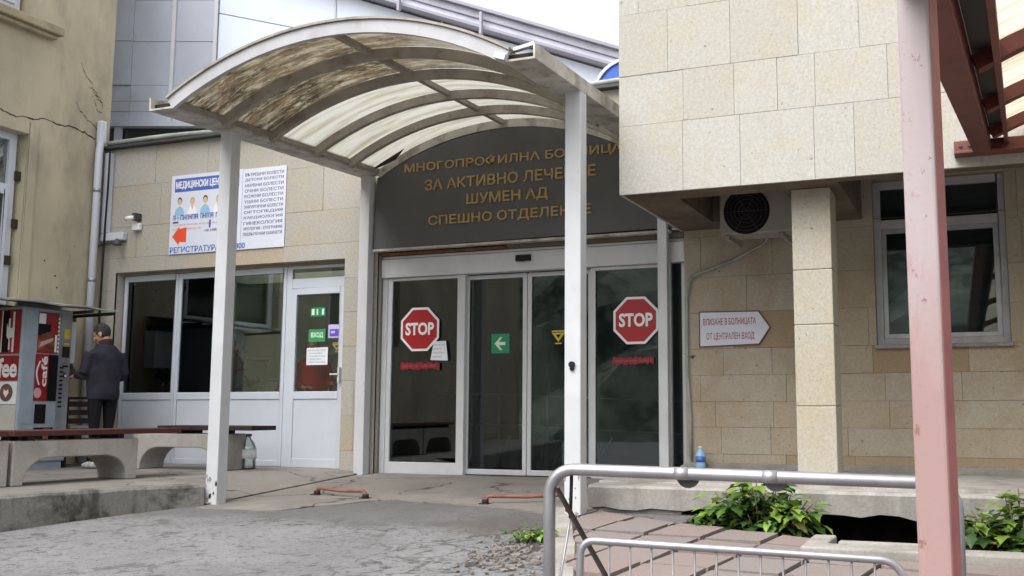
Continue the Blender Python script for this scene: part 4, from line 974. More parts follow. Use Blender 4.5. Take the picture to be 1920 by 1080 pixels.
stop(-3.675, 1.815, 'red octagonal stop sign on the right glass panel next to the stone wall')
fn = FY(YD - .012)
def strip(u0, u1, v0, v1, label):
    o = thing('warning_strip', label, 'sticker', fn((u0 + u1) / 2, v0, 0), 'red strips on the glass')
    mb = MB(); pts = []; r3 = random.Random(int(u0 * -100)); n_ = 26
    for k in range(n_ + 1): pts.append((u0 + (u1 - u0) * k / n_, v0 + r3.uniform(0, .03)))
    for k in range(n_, -1, -1): pts.append((u0 + (u1 - u0) * k / n_, v1 - r3.uniform(0, .03)))
    mb.prism(pts, fn, 0, .004); build('film', mb, M['dull_red'], o)
    mb = MB(); scribble(mb, u0 + .03, u1 - .02, v0 + .04, v1 - .04, fn, .0055, r3, 0); build('small_print', mb, M['ink_red'], o)
strip(-6.80, -6.24, 1.275, 1.39, 'dull red lettered strip under the left stop sign')
strip(-3.96, -3.46, 1.295, 1.40, 'dull red lettered strip under the right stop sign')
def paper(name, label, fn, poly, d=.012, lines=3, mat='paper'):
    o = thing(name, label, 'notice', fn(*poly[0], 0)); mb = MB(); mb.prism(poly, fn, d - .004, d); build('sheet', mb, M[mat], o)
    u0 = min(p[0] for p in poly) + .03; u1 = max(p[0] for p in poly) - .03; v0 = min(p[1] for p in poly); v1 = max(p[1] for p in poly); r3 = random.Random(5)
    if lines:
        mb = MB()
        for k in range(lines): v = v1 - (v1 - v0) * (k + 1) / (lines + 1); scribble(mb, u0, u1 - (.05 if k % 2 else 0), v - .008, v + .008, fn, d + .0012, r3)
        build('small_print', mb, M['vend_grey'], o)
    return o
paper('paper_notice', 'small white paper stuck aslant over the corner of the left stop sign', fn, [(-6.365, 1.405), (-6.12, 1.395), (-6.15, 1.64), (-6.32, 1.635)], .016, 4)
fn2 = FY(YD + .085)
o = flat_sign('exit_sign', 'green square sign with a pale left arrow on the sliding door', 'sign', fn2, -5.575, -5.33, 1.475, 1.715, .006, 'green')
mb = MB(); mb.prism([(-5.53, 1.595), (-5.455, 1.675), (-5.425, 1.675), (-5.475, 1.615), (-5.385, 1.615), (-5.385, 1.575), (-5.475, 1.575), (-5.425, 1.515), (-5.455, 1.515)], fn2, .006, .008); build('arrow', mb, M['mint'], o)
def triangle(u, v, s, fn, label, mat):
    o = thing('alarm_sticker', label, 'sticker', fn(u, v - s, 0), 'triangular security stickers on glass')
    mb = MB(); mb.prism([(u - s, v + s * .5), (u, v - s * .8), (u + s, v + s * .5)], fn, 0, .003); build('film', mb, M[mat], o)
    mb = MB(); mb.prism([(u - s * .4, v + s * .25), (u, v - s * .28), (u + s * .4, v + s * .25)], fn, .003, .005, 0); rect(mb, u - s, u + s, v + s * .62, v + s * .82, fn, 0, .003, 1); rect(mb, u - s * .5, u + s * .5, v - s * 1.1, v - s * .92, fn, 0, .003, 1); build('emblem', mb, [M['black'], M[mat]], o)
triangle(-4.685, 1.665, .085, fn2, 'yellow triangular security sticker on the sliding door pane', 'yellow')
fk2 = FY(YK + .010)
triangle(-7.80, 1.61, .065, fk2, 'dull gold security sticker on the white shop door', 'gold_dim')
o = flat_sign('escape_sign', 'small green pictogram sign high on the shop door', 'sign', fk2, -8.22, -7.99, 2.015, 2.135, .004, 'green')
mb = MB()
for a, b_ in ((-8.205, -8.16), (-8.125, -8.105), (-8.045, -8.01)): rect(mb, a, b_, 2.035, 2.115, fk2, .004, .006)
build('pictogram', mb, M['mint'], o)
o = flat_sign('entry_sign', 'green ВХОД sign above the white notice on the shop door', 'sign', fk2, -8.245, -7.98, 1.68, 1.845, .004, 'green2')
mb = MB(); text_on(mb, 'ВХОД', -8.205, -8.015, 1.725, 1.805, fk2, 0, .006, .03); build('lettering', mb, M['mint'], o)
o = flat_sign('camera_sticker', 'purple and lilac sticker at the edge of the shop door glass', 'sticker', fk2, -7.935, -7.762, 1.725, 1.90, .004, 'lilac')
mb = MB(); rect(mb, -7.915, -7.775, 1.745, 1.84, fk2, .004, .006, 0); rect(mb, -7.895, -7.83, 1.785, 1.815, fk2, .006, .0075, 1); build('pictogram', mb, [M['purple'], M['lilac']], o)
paper('door_notice', 'white printed sheet taped to the shop door glass', fk2, [(-8.265, 1.375), (-7.935, 1.375), (-7.93, 1.605), (-8.265, 1.60)], .006, 5)
fa = FY(-.006)
o = thing('arrow_sign', 'white arrow-shaped sign with red Cyrillic text pointing right on the stone wall', 'sign', (-2.5, -.01, 1.48))
shape = lambda k: [(-2.895 + k, 1.475 + k), (-2.22 - k * .6, 1.492 + k), (-2.092 - k * 1.2, 1.68), (-2.22 - k * .6, 1.868 - k), (-2.895 + k, 1.878 - k)]
mb = MB(); mb.prism(shape(0), fa, 0, .010); build('border', mb, M['maroon'], o)
mb = MB(); mb.prism(shape(.014), fa, .010, .012); build('face', mb, M['sign_white'], o)
mb = MB(); text_on(mb, 'ВЛИЗАНЕ В БОЛНИЦАТА', -2.845, -2.255, 1.705, 1.795, fa, 0, .0135, .012); text_on(mb, 'ОТ ЦЕНТРАЛЕН ВХОД', -2.81, -2.275, 1.545, 1.635, fa, 0, .0135, .012); build('lettering', mb, M['ink_red'], o)

# ================================================================== THINGS ON THE WALLS
t = thing('air_conditioner', 'outdoor air conditioner unit with a dark fan hung under the stone overhang', 'air conditioner', (-2.12, -.55, 2.62))
mb = MB(); mb.box(-2.50, -1.72, -.60, -.22, 2.62, 3.10); build('casing', mb, M['ac_white'], t, bevel=.018)
mb = MB(); mb.lathe((-2.21, -.601, 2.86), [(.245, 0), (.245, -.006)], 32, 0, 'Y'); build('fan_recess', mb, M['black'], t)
mb = MB()
for k in range(1, 6): mb.tube([(-2.21 + .042 * k * cos(a), -.615, 2.86 + .042 * k * sin(a)) for a in [2 * pi * j / 28 for j in range(29)]], .003, 5)
for k in range(6): mb.tube([(-2.21, -.617, 2.86), (-2.21 + .235 * cos(k * pi / 3), -.617, 2.86 + .235 * sin(k * pi / 3))], .004, 5)
build('fan_grille', mb, M['dark_metal'], t)
mb = MB()
for x in (-2.42, -1.85): mb.box(x - .02, x + .02, -.62, .0, 2.57, 2.61)
build('bracket', mb, M['ac_white'], t, split=True, bevel=.004)
mb = MB(); P = [(-2.05, -.3, 2.63), (-2.12, -.10, 2.60), (-2.18, -.04, 2.58), (-2.5, -.035, 2.43), (-2.9, -.035, 2.30), (-2.99, -.035, 2.24), (-3.025, -.035, 2.05), (-3.03, -.035, 1.5), (-3.03, -.03, 1.2), (-3.0, -.03, .7), (-3.0, -.03, .24)]
mb.tube(P, .017, 8); tag(build('drain_hose', mb, M['gutter']), 'thin grey drain hose running from the air conditioner down the stone wall', 'hose')
t = thing('security_camera', 'small white security camera on a wall box left of the medical sign', 'camera', (-11.1, -.05, 3.34))
mb = MB(); mb.box(-11.17, -11.03, -.07, -.005, 3.33, 3.43); build('mount_box', mb, M['white'], t, bevel=.01)
mb = MB(); mb.box(-11.12, -11.05, -.13, -.005, 3.46, 3.57); build('bracket', mb, M['dark_metal'], t, split=True, bevel=.01)
mb = MB(); mb.tube([(-11.08, -.12, 3.50), (-11.19, -.16, 3.48)], [.03, .032], 14); build('body', mb, M['white'], t)
mb = MB(); mb.tube([(-11.191, -.16, 3.48), (-11.197, -.1622, 3.479)], .024, 14); build('lens', mb, M['black'], t)
mb = MB(); mb.box(-11.73, -11.62, -.09, -.006, 3.32, 4.50); mb.box(-11.73, -11.3, -.09, -.006, 3.20, 3.315); tag(build('cable_duct', mb, M['white_pvc'], bevel=.01), 'white boxed cable duct turning along the stone wall near the corner', 'duct')
t = thing('wall_lamp', 'small dark spotlight on a thin arm below the white cable duct', 'lamp', (-11.5, -.06, 3.12))
mb = MB(); mb.tube([(-11.78, -.06, 3.14), (-11.4, -.12, 3.17)], .012, 8); build('arm', mb, M['dark_metal'], t)
mb = MB(); mb.lathe((-11.36, -.13, 3.12), [(.07, 0), (.06, .02), (.03, .07), (.02, .09)], 14); build('lamp_head', mb, M['dark_metal'], t)
t = thing('downpipe', 'white drainpipe running down the corner beside the plaster building', 'drainpipe', (-11.74, -.16, 0))
mb = MB(); mb.tube([(-11.72, -.2, .06), (-11.72, -.2, 4.45), (-11.73, -.17, 4.7), (-11.73, -.15, 4.95)], .052, 12); build('pipe', mb, M['white_pvc'], t)
mb = MB(); mb.box(-11.78, -11.68, -.22, -.11, 4.62, 4.96); build('hopper', mb, M['white_pvc'], t, bevel=.02)
mb = MB()
for z_ in (1.2, 2.6, 3.9): mb.lathe((-11.72, -.2, z_), [(.058, 0), (.058, .05)], 12)
build('clip', mb, M['galv_dull'], t, split=True)
mb = MB(); mb.tube([(-11.60, -.12, 4.5), (-11.61, -.11, 4.0), (-11.625, -.11, 3.4), (-11.64, -.11, .3)], .014, 8); tag(build('wall_cable', mb, M['rubber']), 'black cable hanging down the wall beside the white drainpipe', 'cable')

# ================================================================== VENDING MACHINE and its shelter
V = thing('vending_machine', 'red and grey coffee vending machine with café posters at the left edge', 'vending machine', (-11.35, -1.45, .05))
vx0, vx1, vy0, vy1 = -11.72, -11.0, -1.86, -1.12
mb = MB(); mb.box(vx0, vx1, vy0, vy1, .14, 2.07); build('cabinet', mb, M['vend_grey'], V, bevel=.02)
mb = MB(); mb.box(vx0 + .03, vx1 - .03, vy0 + .03, vy1 - .03, .05, .139); build('plinth', mb, M['vend_grey'], V)
fv = FX(vx1); fsd = FY(vy0)
mb = MB(); rect(mb, -1.83, -1.66, .62, 2.02, fv, .002, .006); build('corner_trim', mb, M['vend_grey'], V)
mb = MB(); rect(mb, -1.64, -1.34, 1.50, 2.02, fv, .002, .008, 0)
mb.prism([(-1.64, 1.54), (-1.40, 1.54), (-1.40, 1.70), (-1.46, 1.78), (-1.58, 1.74), (-1.64, 1.66)], fv, .008, .011, 1)
mb.prism([(-1.62, 1.57), (-1.42, 1.66), (-1.42, 1.70), (-1.60, 1.64)], fv, .011, .013, 2); rect(mb, -1.64, -1.54, 1.87, 2.0, fv, .008, .011, 3); rect(mb, -1.39, -1.36, 1.52, 1.74, fv, .008, .011, 3); rect(mb, -1.64, -1.46, 1.72, 1.87, fv, .0081, .0105, 4)
build('coffee_poster', mb, [M['vend_red'], M['coffee_brown'], M['pale_red'], M['white'], M['black']], V)
mb = MB(); rect(mb, -1.65, -1.46, .90, 1.485, fv, .002, .008, 0); rect(mb, -1.455, -1.32, .90, 1.485, fv, .002, .008, 1)
cup = [(-1.60 + .055 * cos(2 * pi * k / 16), 1.0 + .065 * sin(2 * pi * k / 16)) for k in range(16)]; mb.prism(cup, fv, .008, .011, 2)
mb.sweep([fv(-1.585 - .045 * sin(q * pi), 1.10 + .30 * q, .011) for q in [k / 10 for k in range(11)]], [(-.008, -.003), (.008, -.003), (.008, .003), (-.008, .003)], up=(1, 0, 0), mi=3)
build('cafe_poster', mb, [M['vend_red'], M['black'], M['pale_red'], M['white']], V)
mb = MB(); fr_ = lambda u, v, d: (vx1 + d, -1.50 - .0 - v, u); text_on(mb, 'café', 1.08, 1.46, -.035, .05, lambda u, v, d: (vx1 + d, -1.515 - v, u), 0, .0125, .02); build('cafe_lettering', mb, M['white'], V)
mb = MB(); rect(mb, -1.31, -1.14, .30, 2.02, fv, .002, .010); build('selection_panel', mb, M['galv_dull'], V)
mb = MB()
for k in range(9): rect(mb, -1.35, -1.325, 1.52 + k * .052, 1.545 + k * .052, fv, .008, .012, 0)
for k in range(10): rect(mb, -1.29, -1.24, .82 + k * .055, .845 + k * .055, fv, .010, .016, 1)
rect(mb, -1.25, -1.17, 1.70, 1.83, fv, .010, .014, 2); rect(mb, -1.25, -1.17, 1.62, 1.645, fv, .010, .014, 2); rect(mb, -1.27, -1.16, 1.46, 1.60, fv, .010, .016, 1); rect(mb, -1.25, -1.17, 1.335, 1.36, fv, .010, .016, 1); rect(mb, -1.235, -1.20, 1.20, 1.26, fv, .010, .016, 1); rect(mb, -1.22, -1.19, 1.21, 1.24, fv, .016, .018, 0)
build('button', mb, [M['white'], M['rubber'], M['yellow']], V, split=True)
mb = MB(); rect(mb, -1.62, -1.46, .62, .86, fv, .002, .006, 0); rect(mb, -1.62, -1.34, .36, .57, fv, .002, .006, 0); rect(mb, -1.48, -1.38, .37, .56, fv, .006, .010, 1); build('cup_hatch', mb, [M['black'], M['coffee_brown']], V)
mb = MB(); rect(mb, -11.70, -11.03, 1.48, 2.03, fsd, .002, .008, 0); rect(mb, -11.70, -11.03, 1.15, 1.455, fsd, .002, .008, 0); rect(mb, -11.33, -11.22, 1.50, 2.02, fsd, .008, .010, 1)
for k, (a, b_) in enumerate(((-11.16, -11.13),)): rect(mb, a, b_, 1.5, 2.0, fsd, .008, .011, 2)
mb.prism([(-11.255, 1.70), (-11.225, 1.66), (-11.16, 1.69), (-11.13, 1.78), (-11.13, 1.90), (-11.155, 1.90), (-11.16, 1.80), (-11.20, 1.80), (-11.20, 1.92), (-11.225, 1.92), (-11.235, 1.80), (-11.26, 1.86)], fsd, .010, .013, 2)
rect(mb, -11.215, -11.195, 1.53, 1.66, fsd, .010, .013, 2); rect(mb, -11.35, -11.335, 1.5, 2.02, fsd, .008, .011, 2)
build('side_poster', mb, [M['vend_red'], M['black'], M['white']], V)
mb = MB(); text_on(mb, 'coffee', -11.69, -11.045, 1.185, 1.43, fsd, 0, .0105, .03); build('coffee_lettering', mb, M['white'], V)
mb = MB(); rect(mb, -11.70, -11.03, .86, 1.135, fsd, .002, .008, 0); rect(mb, -11.70, -11.03, .2, .85, fsd, .002, .006, 3)
ring = lambda r_: [(-11.20 + r_ * cos(2 * pi * k / 24), 1.0 + r_ * 1.0 * sin(2 * pi * k / 24)) for k in range(24)]
mb.prism(ring(.11), fsd, .008, .010, 1); mb.prism(ring(.088), fsd, .010, .012, 2)
mb.prism([(-11.2, .94), (-11.155, 1.0), (-11.165, 1.04), (-11.2, 1.02), (-11.235, 1.04), (-11.245, 1.0)], fsd, .012, .014, 0)
build('latte_poster', mb, [M['white'], M['ink_dark'], M['coffee_brown'], M['vend_pale']], V)
t = thing('shelter_roof', 'weathered sheet-metal rain roof over the coffee machine', 'shelter', (-11.3, -1.4, 2.12))
mb = MB(); rg = random.Random(9)
prev = None
for k in range(13):
    y = -2.9 + 2.3 * k / 12; cur = [(XL + .0, y, 2.22), (-11.2, y, 2.165 + .01 * sin(k)), (-10.72, y, 2.115 + .012 * sin(k * 1.6))]; cur = cur + [(p[0], p[1], p[2] - .018) for p in reversed(cur)]
    if prev: mb.add(prev + cur, [(i, (i + 1) % 6, 6 + (i + 1) % 6, 6 + i) for i in range(6)])
    else: mb.add(cur, [tuple(range(6))])
    prev = cur
mb.add(prev, [tuple(range(6))]); build('sheet', mb, M['gutter'], t)
mb = MB()
for y in (-2.5, -1.0, -.66): mb.bar((XL, y, 2.05), (-10.8, y, 2.07), .04, .04)
build('bracket', mb, M['dark_metal'], t, split=True)
t = thing('water_boiler', 'white tall wall cabinet with dark taps between the coffee machine and the man', 'cabinet', (-11.65, -.75, 1.3))
mb = MB(); mb.box(-11.795, -11.56, -.92, -.55, 1.42, 1.98); build('case', mb, M['paper'], t, bevel=.015)
mb = MB(); mb.box(-11.795, -11.52, -.9, -.6, 1.99, 2.08); mb.tube([(-11.55, -.8, 1.42), (-11.5, -.8, 1.3), (-11.5, -.72, 1.18)], .02, 8); mb.tube([(-11.56, -.62, 1.4), (-11.5, -.62, 1.32), (-11.5, -.68, 1.22)], .028, 8); mb.box(-11.6, -11.48, -.86, -.6, 1.26, 1.34); build('taps', mb, M['dark_metal'], t, split=True)
mb = MB(); mb.tube([(-11.58, -.76, 1.28), (-11.58, -.76, .95)], .022, 8); build('pipe', mb, M['white_pvc'], t)
t = thing('slatted_stand', 'dark slatted stand beside the coffee machine behind the bench', 'stand', (-11.4, -.8, .05))
mb = MB()
for x in (-11.68, -11.12):
    for y in (-1.04, -.62): mb.box(x - .025, x + .025, y - .025, y + .025, .05, .93)
build('leg', mb, M['wood_dark'], t, split=True)
mb = MB()
for z_ in (.25, .37, .49, .61, .72, .83): mb.box(-11.72, -11.08, -1.066, -1.046, z_, z_ + .07); mb.box(-11.10, -11.08, -1.04, -.6, z_, z_ + .07)
mb.box(-11.74, -11.06, -1.09, -.58, .931, .96); build('slat', mb, M['wood_dark'], t, split=True)
mb = MB(); mb.box(-11.1, -11.072, -1.0, -.7, .42, .46); mb.box(-11.1, -11.072, -1.0, -.7, .55, .585); build('pale_rail', mb, M['gutter'], t, split=True)

# ================================================================== BENCHES
def arch_bench(name, label, a, b_, width, toward, zt, zg, plank, group, wood='wood_red'):
    """concrete bench block with an arched opening, plank on top; a->b is the front face line (plan)"""
    a = Vector((*a, 0)); b_ = Vector((*b_, 0)); d_ = (b_ - a); L = d_.length; d_.normalize(); nrm = Vector((*toward, 0)).normalized()
    o = thing(name, label, 'bench', tuple((a + b_) / 2 - nrm * width / 2 + Vector((0, 0, zg))), group)
    fnb = lambda u, v, d__: tuple(a + d_ * u + Vector((0, 0, v)) - nrm * d__)
    lg = .12; hs_ = zt - .17
    pts = [(0, zg), (lg, zg)]
    for k in range(9):
        t_ = pi / 2 * k / 8; pts.append((lg + .28 * (1 - cos(t_)), zg + .02 + (hs_ - zg - .02) * sin(t_)))
    for k in range(8, -1, -1):
        t_ = pi / 2 * k / 8; pts.append((L - lg - .28 * (1 - cos(t_)), zg + .02 + (hs_ - zg - .02) * sin(t_)))
    pts += [(L - lg, zg), (L, zg), (L, zt), (0, zt)]
    mb = MB(); mb.prism(pts, fnb, 0, width); build('concrete_base', mb, M['bench_concrete'], o, bevel=.012)
    mb = MB(); u0, u1 = plank
    for k in range(3):
        dd = -.03 + (width + .06) * k / 3 + .01; mb.prism([(u0, zt + .045), (u1, zt + .045), (u1, zt + .10), (u0, zt + .10)], fnb, dd, dd + (width + .06) / 3 - .02)
    build('seat_plank', mb, M[wood], o, bevel=.006, split=True)
    mb = MB()
    for u in (.2, L / 2, L - .2): mb.prism([(u - .04, zt + .001), (u + .04, zt + .001), (u + .04, zt + .044), (u - .04, zt + .044)], fnb, .03, width - .03)
    build('batten', mb, M['wood_dark'], o, split=True)
    return o
GB = 'concrete benches on the terrace'
arch_bench('bench', 'concrete arched bench with dark red plank in front of the coffee machine', (-8.74, -3.75), (-8.56, -2.36), .5, (1, -.13), .485, TZ, (-.02, 1.95), GB)
arch_bench('bench', 'next arched bench section, cut by the left edge of the photo', (-8.95, -5.2), (-8.745, -3.79), .5, (1, -.13), .485, TZ, (0, 1.385), GB)
arch_bench('bench', 'concrete bench behind the canopy post, along the white shop windows', (-10.05, -.95), (-8.62, -.95), .42, (0, -1), .495, TZ, (.4, 1.86), GB, 'wood_dark')
mb = MB(); 
# bottles
def bottle(x, y, z0, r, h, label, cat, body, capm, lab, name='water_bottle'):
    o = thing(name, label, cat, (x, y, z0))
    mb = MB(); mb.lathe((x, y, z0), [(r * .85, 0), (r, h * .04), (r, h * .2), (r * .94, h * .24), (r, h * .28), (r, h * .6), (r * .8, h * .74), (r * .35, h * .86), (r * .3, h * .93)], 18); build('body', mb, M[body], o)
    mb = MB(); mb.lathe((x, y, z0 + h * .93), [(r * .4, 0), (r * .4, h * .07)], 12); build('cap', mb, M[capm], o)
    mb = MB(); mb.lathe((x, y, z0 + h * .3), [(r * 1.02, 0), (r * 1.02, h * .27)], 18); build('label', mb, M[lab], o)
bottle(-8.62, -.5, TZ, .105, .44, 'large clear water bottle standing by the white panel behind the canopy post', 'bottle', 'bottle_clear', 'ink_dark', 'paper')
bottle(-2.86, -.16, .155, .055, .24, 'small pale blue bottle on the platform at the foot of the stone wall', 'bottle', 'bottle_blue', 'white', 'blue_label')
# red floor bars
def floor_bar(pts, label):
    o = thing('floor_bar', label, 'barrier', (pts[0][0], pts[0][1], g(pts[0][1])), 'red steel bars on the apron')
    z = lambda p: (p[0], p[1], g(p[1]) + .075)
    a, b_ = Vector(z(pts[0])), Vector(z(pts[1])); d_ = (b_ - a).normalized()
    P = [a + Vector((0, 0, -.075)), a + Vector((0, 0, -.03)), a + d_ * .03, a + d_ * .08, (a + b_) / 2 + Vector((0, 0, -.012)), b_ - d_ * .08, b_ - d_ * .03, b_ + Vector((0, 0, -.03)), b_ + Vector((0, 0, -.075))]
    mb = MB(); mb.tube(P, .018, 10); build('bar', mb, M['bar_red'], o)
    mb = MB(); mb.box(a.x - .05, a.x + .05, a.y - .05, a.y + .05, a.z - .074, a.z - .064); mb.box(b_.x - .05, b_.x + .05, b_.y - .05, b_.y + .05, b_.z - .074, b_.z - .064)
    mb.tube([a + Vector((0, 0, -.07)), a + Vector((0, 0, -.028))], .034, 10); mb.tube([b_ + Vector((0, 0, -.07)), b_ + Vector((0, 0, -.028))], .034, 10); build('foot', mb, M['wood_dark'], o, split=True)
floor_bar([(-6.58, -1.86), (-5.9, -1.98)], 'low red steel bar on the ground left of the sliding doors')
floor_bar([(-4.50, -2.05), (-3.75, -1.75)], 'low dull red steel bar on the ground behind the railing end')

# ================================================================== RED STEEL CANOPY ON THE RIGHT
Rr = thing('steel_canopy', 'red steel canopy frame on a faded square post, bolted to the stone overhang', 'canopy', (-.14, -7.5, g(-7.5)))
px, py, th_ = -.134, -7.80, radians(-18)
mb = MB(); ca, sa = cos(th_), sin(th_); rot = lambda x, y: (px + x * ca - y * sa, py + x * sa + y * ca)
fp = lambda u, v, d: (*rot(u, v), d)
mb.prism([(-.05, -.038), (.05, -.038), (.05, .038), (-.05, .038)], fp, g(py) - .1, 2.075); build('post', mb, M['faded_red'], Rr, bevel=.008)
mb = MB(); mb.prism([(.0503, -.031), (.0512, -.031), (.0512, .036), (.0503, .036)], fp, g(py), 2.06); build('post_shaded_side', mb, M['shaded_red'], Rr)  # thin darker skin paints the shaded side of the post
bd = Vector((-.0374, -.9889, -.1439)); P0 = Vector((.10, -2.135, 2.98))
Pa, Pb = P0, P0 + bd * 6.6; s_ = bd.cross(Vector((0, 0, 1))).normalized(); u_ = s_.cross(bd).normalized()
sd = -s_ if s_.x < 0 else s_
mb = MB(); mb.bar(Pa, Pb, .135, .17); build('beam', mb, M['red_steel'], Rr, bevel=.006)
mb = MB(); Pc = P0 + sd * .185 + Vector((0, 0, .03)); mb.bar(Pc, Pc + bd * 6.6, .03, .10); build('inner_beam', mb, M['red_steel'], Rr)
mb = MB(); mb.bar(P0 + sd * .12 + u_ * .07, P0 + sd * .12 + u_ * .07 + bd * 6.6, .10, .012); build('gutter_sheet', mb, M['dark_metal'], Rr)
def rarc(p, dz=0, n_=18, span=3.2, sag=.36):
    half = span / 2; R_ = (half * half + sag * sag) / (2 * sag); a0 = math.asin(half / R_)
    return [(p.x + half + (R_ + dz) * sin(-a0 + 2 * a0 * k / n_), p.y, p.z + sag - R_ + (R_ + dz) * cos(-a0 + 2 * a0 * k / n_)) for k in range(n_ + 1)]
for k in range(5):
    p = P0 + bd * (.75 + 1.55 * k) + sd * .07 + Vector((0, 0, .03))
    mb = MB(); mb.sweep(rarc(p), [(-.04, -.08), (.04, -.08), (.04, 0), (-.04, 0)]); build('rib', mb, M['red_steel'], Rr)
for k in range(5):
    a1 = rarc(P0 + bd * (max(.05, .75 + 1.55 * (k - 1))) + sd * .19 + Vector((0, 0, .10)), .012); a2 = rarc(P0 + bd * (.745 + 1.55 * k) + sd * .19 + Vector((0, 0, .10)), .012); n_ = len(a1); mb = MB()
    mb.add(a1 + a2, [(i, i + 1, n_ + i + 1, n_ + i) for i in range(n_ - 1)], 0, 0, True); build('roof_sheet', mb, M['sheet_clean'], Rr)
q = P0 + sd * 3.5
mb = MB(); mb.bar(q, q + bd * 6.6, .1, .18); mb.box(q.x - .05, q.x + .05, -7.6, -7.5, -.5, 2.2); build('far_beam', mb, M['red_steel'], Rr)
mb = MB(); mb.box(-.12, 1.2, -2.19, -2.108, 2.905, 3.005); mb.box(-.12, 1.2, -2.26, -2.108, 2.88, 2.903); build('wall_plate', mb, M['red_steel'], Rr, bevel=.004)
mb = MB()
for x in (-.07, .0, .3, .6): mb.tube([(x, -2.19, 2.96), (x, -2.205, 2.96)], .014, 6)
build('bolt', mb, M['dark_metal'], Rr, split=True)

# ================================================================== RAILINGS
def bent(a, b_, c, r_, n_=7):
    """points of a rounded corner at b between a and c"""
    a, b_, c = Vector(a), Vector(b_), Vector(c); d1 = (a - b_).normalized(); d2 = (c - b_).normalized(); o = b_ + (d1 + d2) * r_
    return [o - d2 * r_ * cos(pi / 2 * k / n_) - d1 * r_ * sin(pi / 2 * k / n_) for k in range(n_ + 1)]
t = thing('handrail', 'bent galvanised tube handrail running in front of the platform to the red post', 'railing', (-1.6, -7.23, -.42))
Lf, Rt = (-1.605, -7.235, .552), (-.098, -7.09, .522)
path_ = [(-1.615, -7.21, -.45)] + bent((-1.605, -7.235, -.45), Lf, Rt, .10) + bent(Lf, Rt, (-.098, -7.08, -.45), .09) + [(-.10, -7.07, -.45)]
mb = MB(); mb.tube(path_, .0238, 14); build('tube', mb, M['galv'], t)
lerp = lambda k: Vector(Lf).lerp(Vector(Rt), k)
mb = MB(); dr = (Vector(Rt) - Vector(Lf)).normalized()
for k in (.355, .575): mb.tube([lerp(k) - dr * .035, lerp(k) + dr * .02], .0246, 14)
build('coupling', mb, M['galv_dull'], t, split=True)
mb = MB()
for k in (.36, .58): c_ = lerp(k); mb.tube([c_ + Vector((0, .032, -.010)), c_ + Vector((0, .037, -.010))], .047, 22)
build('flange', mb, M['flange'], t, split=True)
mb = MB(); mb.bar((-1.575, -7.23, .475), (-1.19, -7.20, -.16), .01, .03, up=(0, 1, 0)); build('brace', mb, M['wood_dark'], t)
mb = MB(); mb.tube([(-1.525, -7.20, .53), (-1.53, -7.20, .36)], .007, 6, 1); mb.tube([(-1.53, -7.20, .36), (-1.60, -7.2, -.02), (-1.62, -7.2, -.42)], .005, 6, 0); build('rod', mb, [M['galv'], M['rubber']], t)
t = thing('crowd_barrier', 'low galvanised barrier with thin upright bars and rounded ends in the foreground', 'barrier', (-.8, -7.48, -.42))
La, Ra = (-1.345, -7.56, .325), (-.265, -7.38, .283)
mb = MB(); mb.tube([(-1.37, -7.56, -.44)] + bent((-1.36, -7.56, -.44), La, Ra, .05) + bent(La, Ra, (-.255, -7.37, -.44), .07) + [(-.255, -7.37, -.44)], .0135, 12); build('frame_tube', mb, M['galv'], t)
for k in range(1, 14):
    f = k / 14.0 * .96 + .025; p = Vector(La).lerp(Vector(Ra), f); mb = MB(); mb.tube([(p.x, p.y, p.z - .01), (p.x, p.y, -.36)], .0042, 6); build('bar', mb, M['bar_grey'], t)
mb = MB(); mb.tube([(La[0], La[1], -.36), (Ra[0], Ra[1], -.36)], .012, 10); build('bottom_rail', mb, M['galv'], t)
mb = MB(); mb.tube([(-1.362, -7.56, .19), (-1.364, -7.56, .0)], .0143, 12); build('rust_patch', mb, M['rust'], t)

# ================================================================== PLANTS, WEEDS, RUBBLE
def leaf_shape(mb, p, d_, up, s, rg, mi):
    d_ = d_.normalized(); sd_ = d_.cross(up)
    if sd_.length < .05: sd_ = d_.cross(Vector((1, 0, 0)))
    sd_.normalize(); n = sd_.cross(d_); fold = rg.uniform(.1, .35)
    L = [(0, 0), (.22, .30), (.32, .22), (.55, .36), (.66, .2), (1.0, 0)]
    mid = [p + d_ * (s * t_) - n * (s * .22 * t_ * t_) for t_ in (0, .35, .7, 1.0)]
    vs = [mid[0], mid[1], mid[2], mid[3]]
    for sg in (1, -1):
        for (a, b_) in L[1:-1]: vs.append(p + d_ * (s * a) + sd_ * (s * b_ * sg) + n * (s * fold * b_ - s * .22 * a * a))
    fs = [(0, 1, 5, 4), (1, 2, 7, 6, 5), (2, 3, 7), (0, 8, 9, 1), (1, 9, 10, 11, 2), (2, 11, 3)]
    mb.add(vs, fs, mi, 0, False)
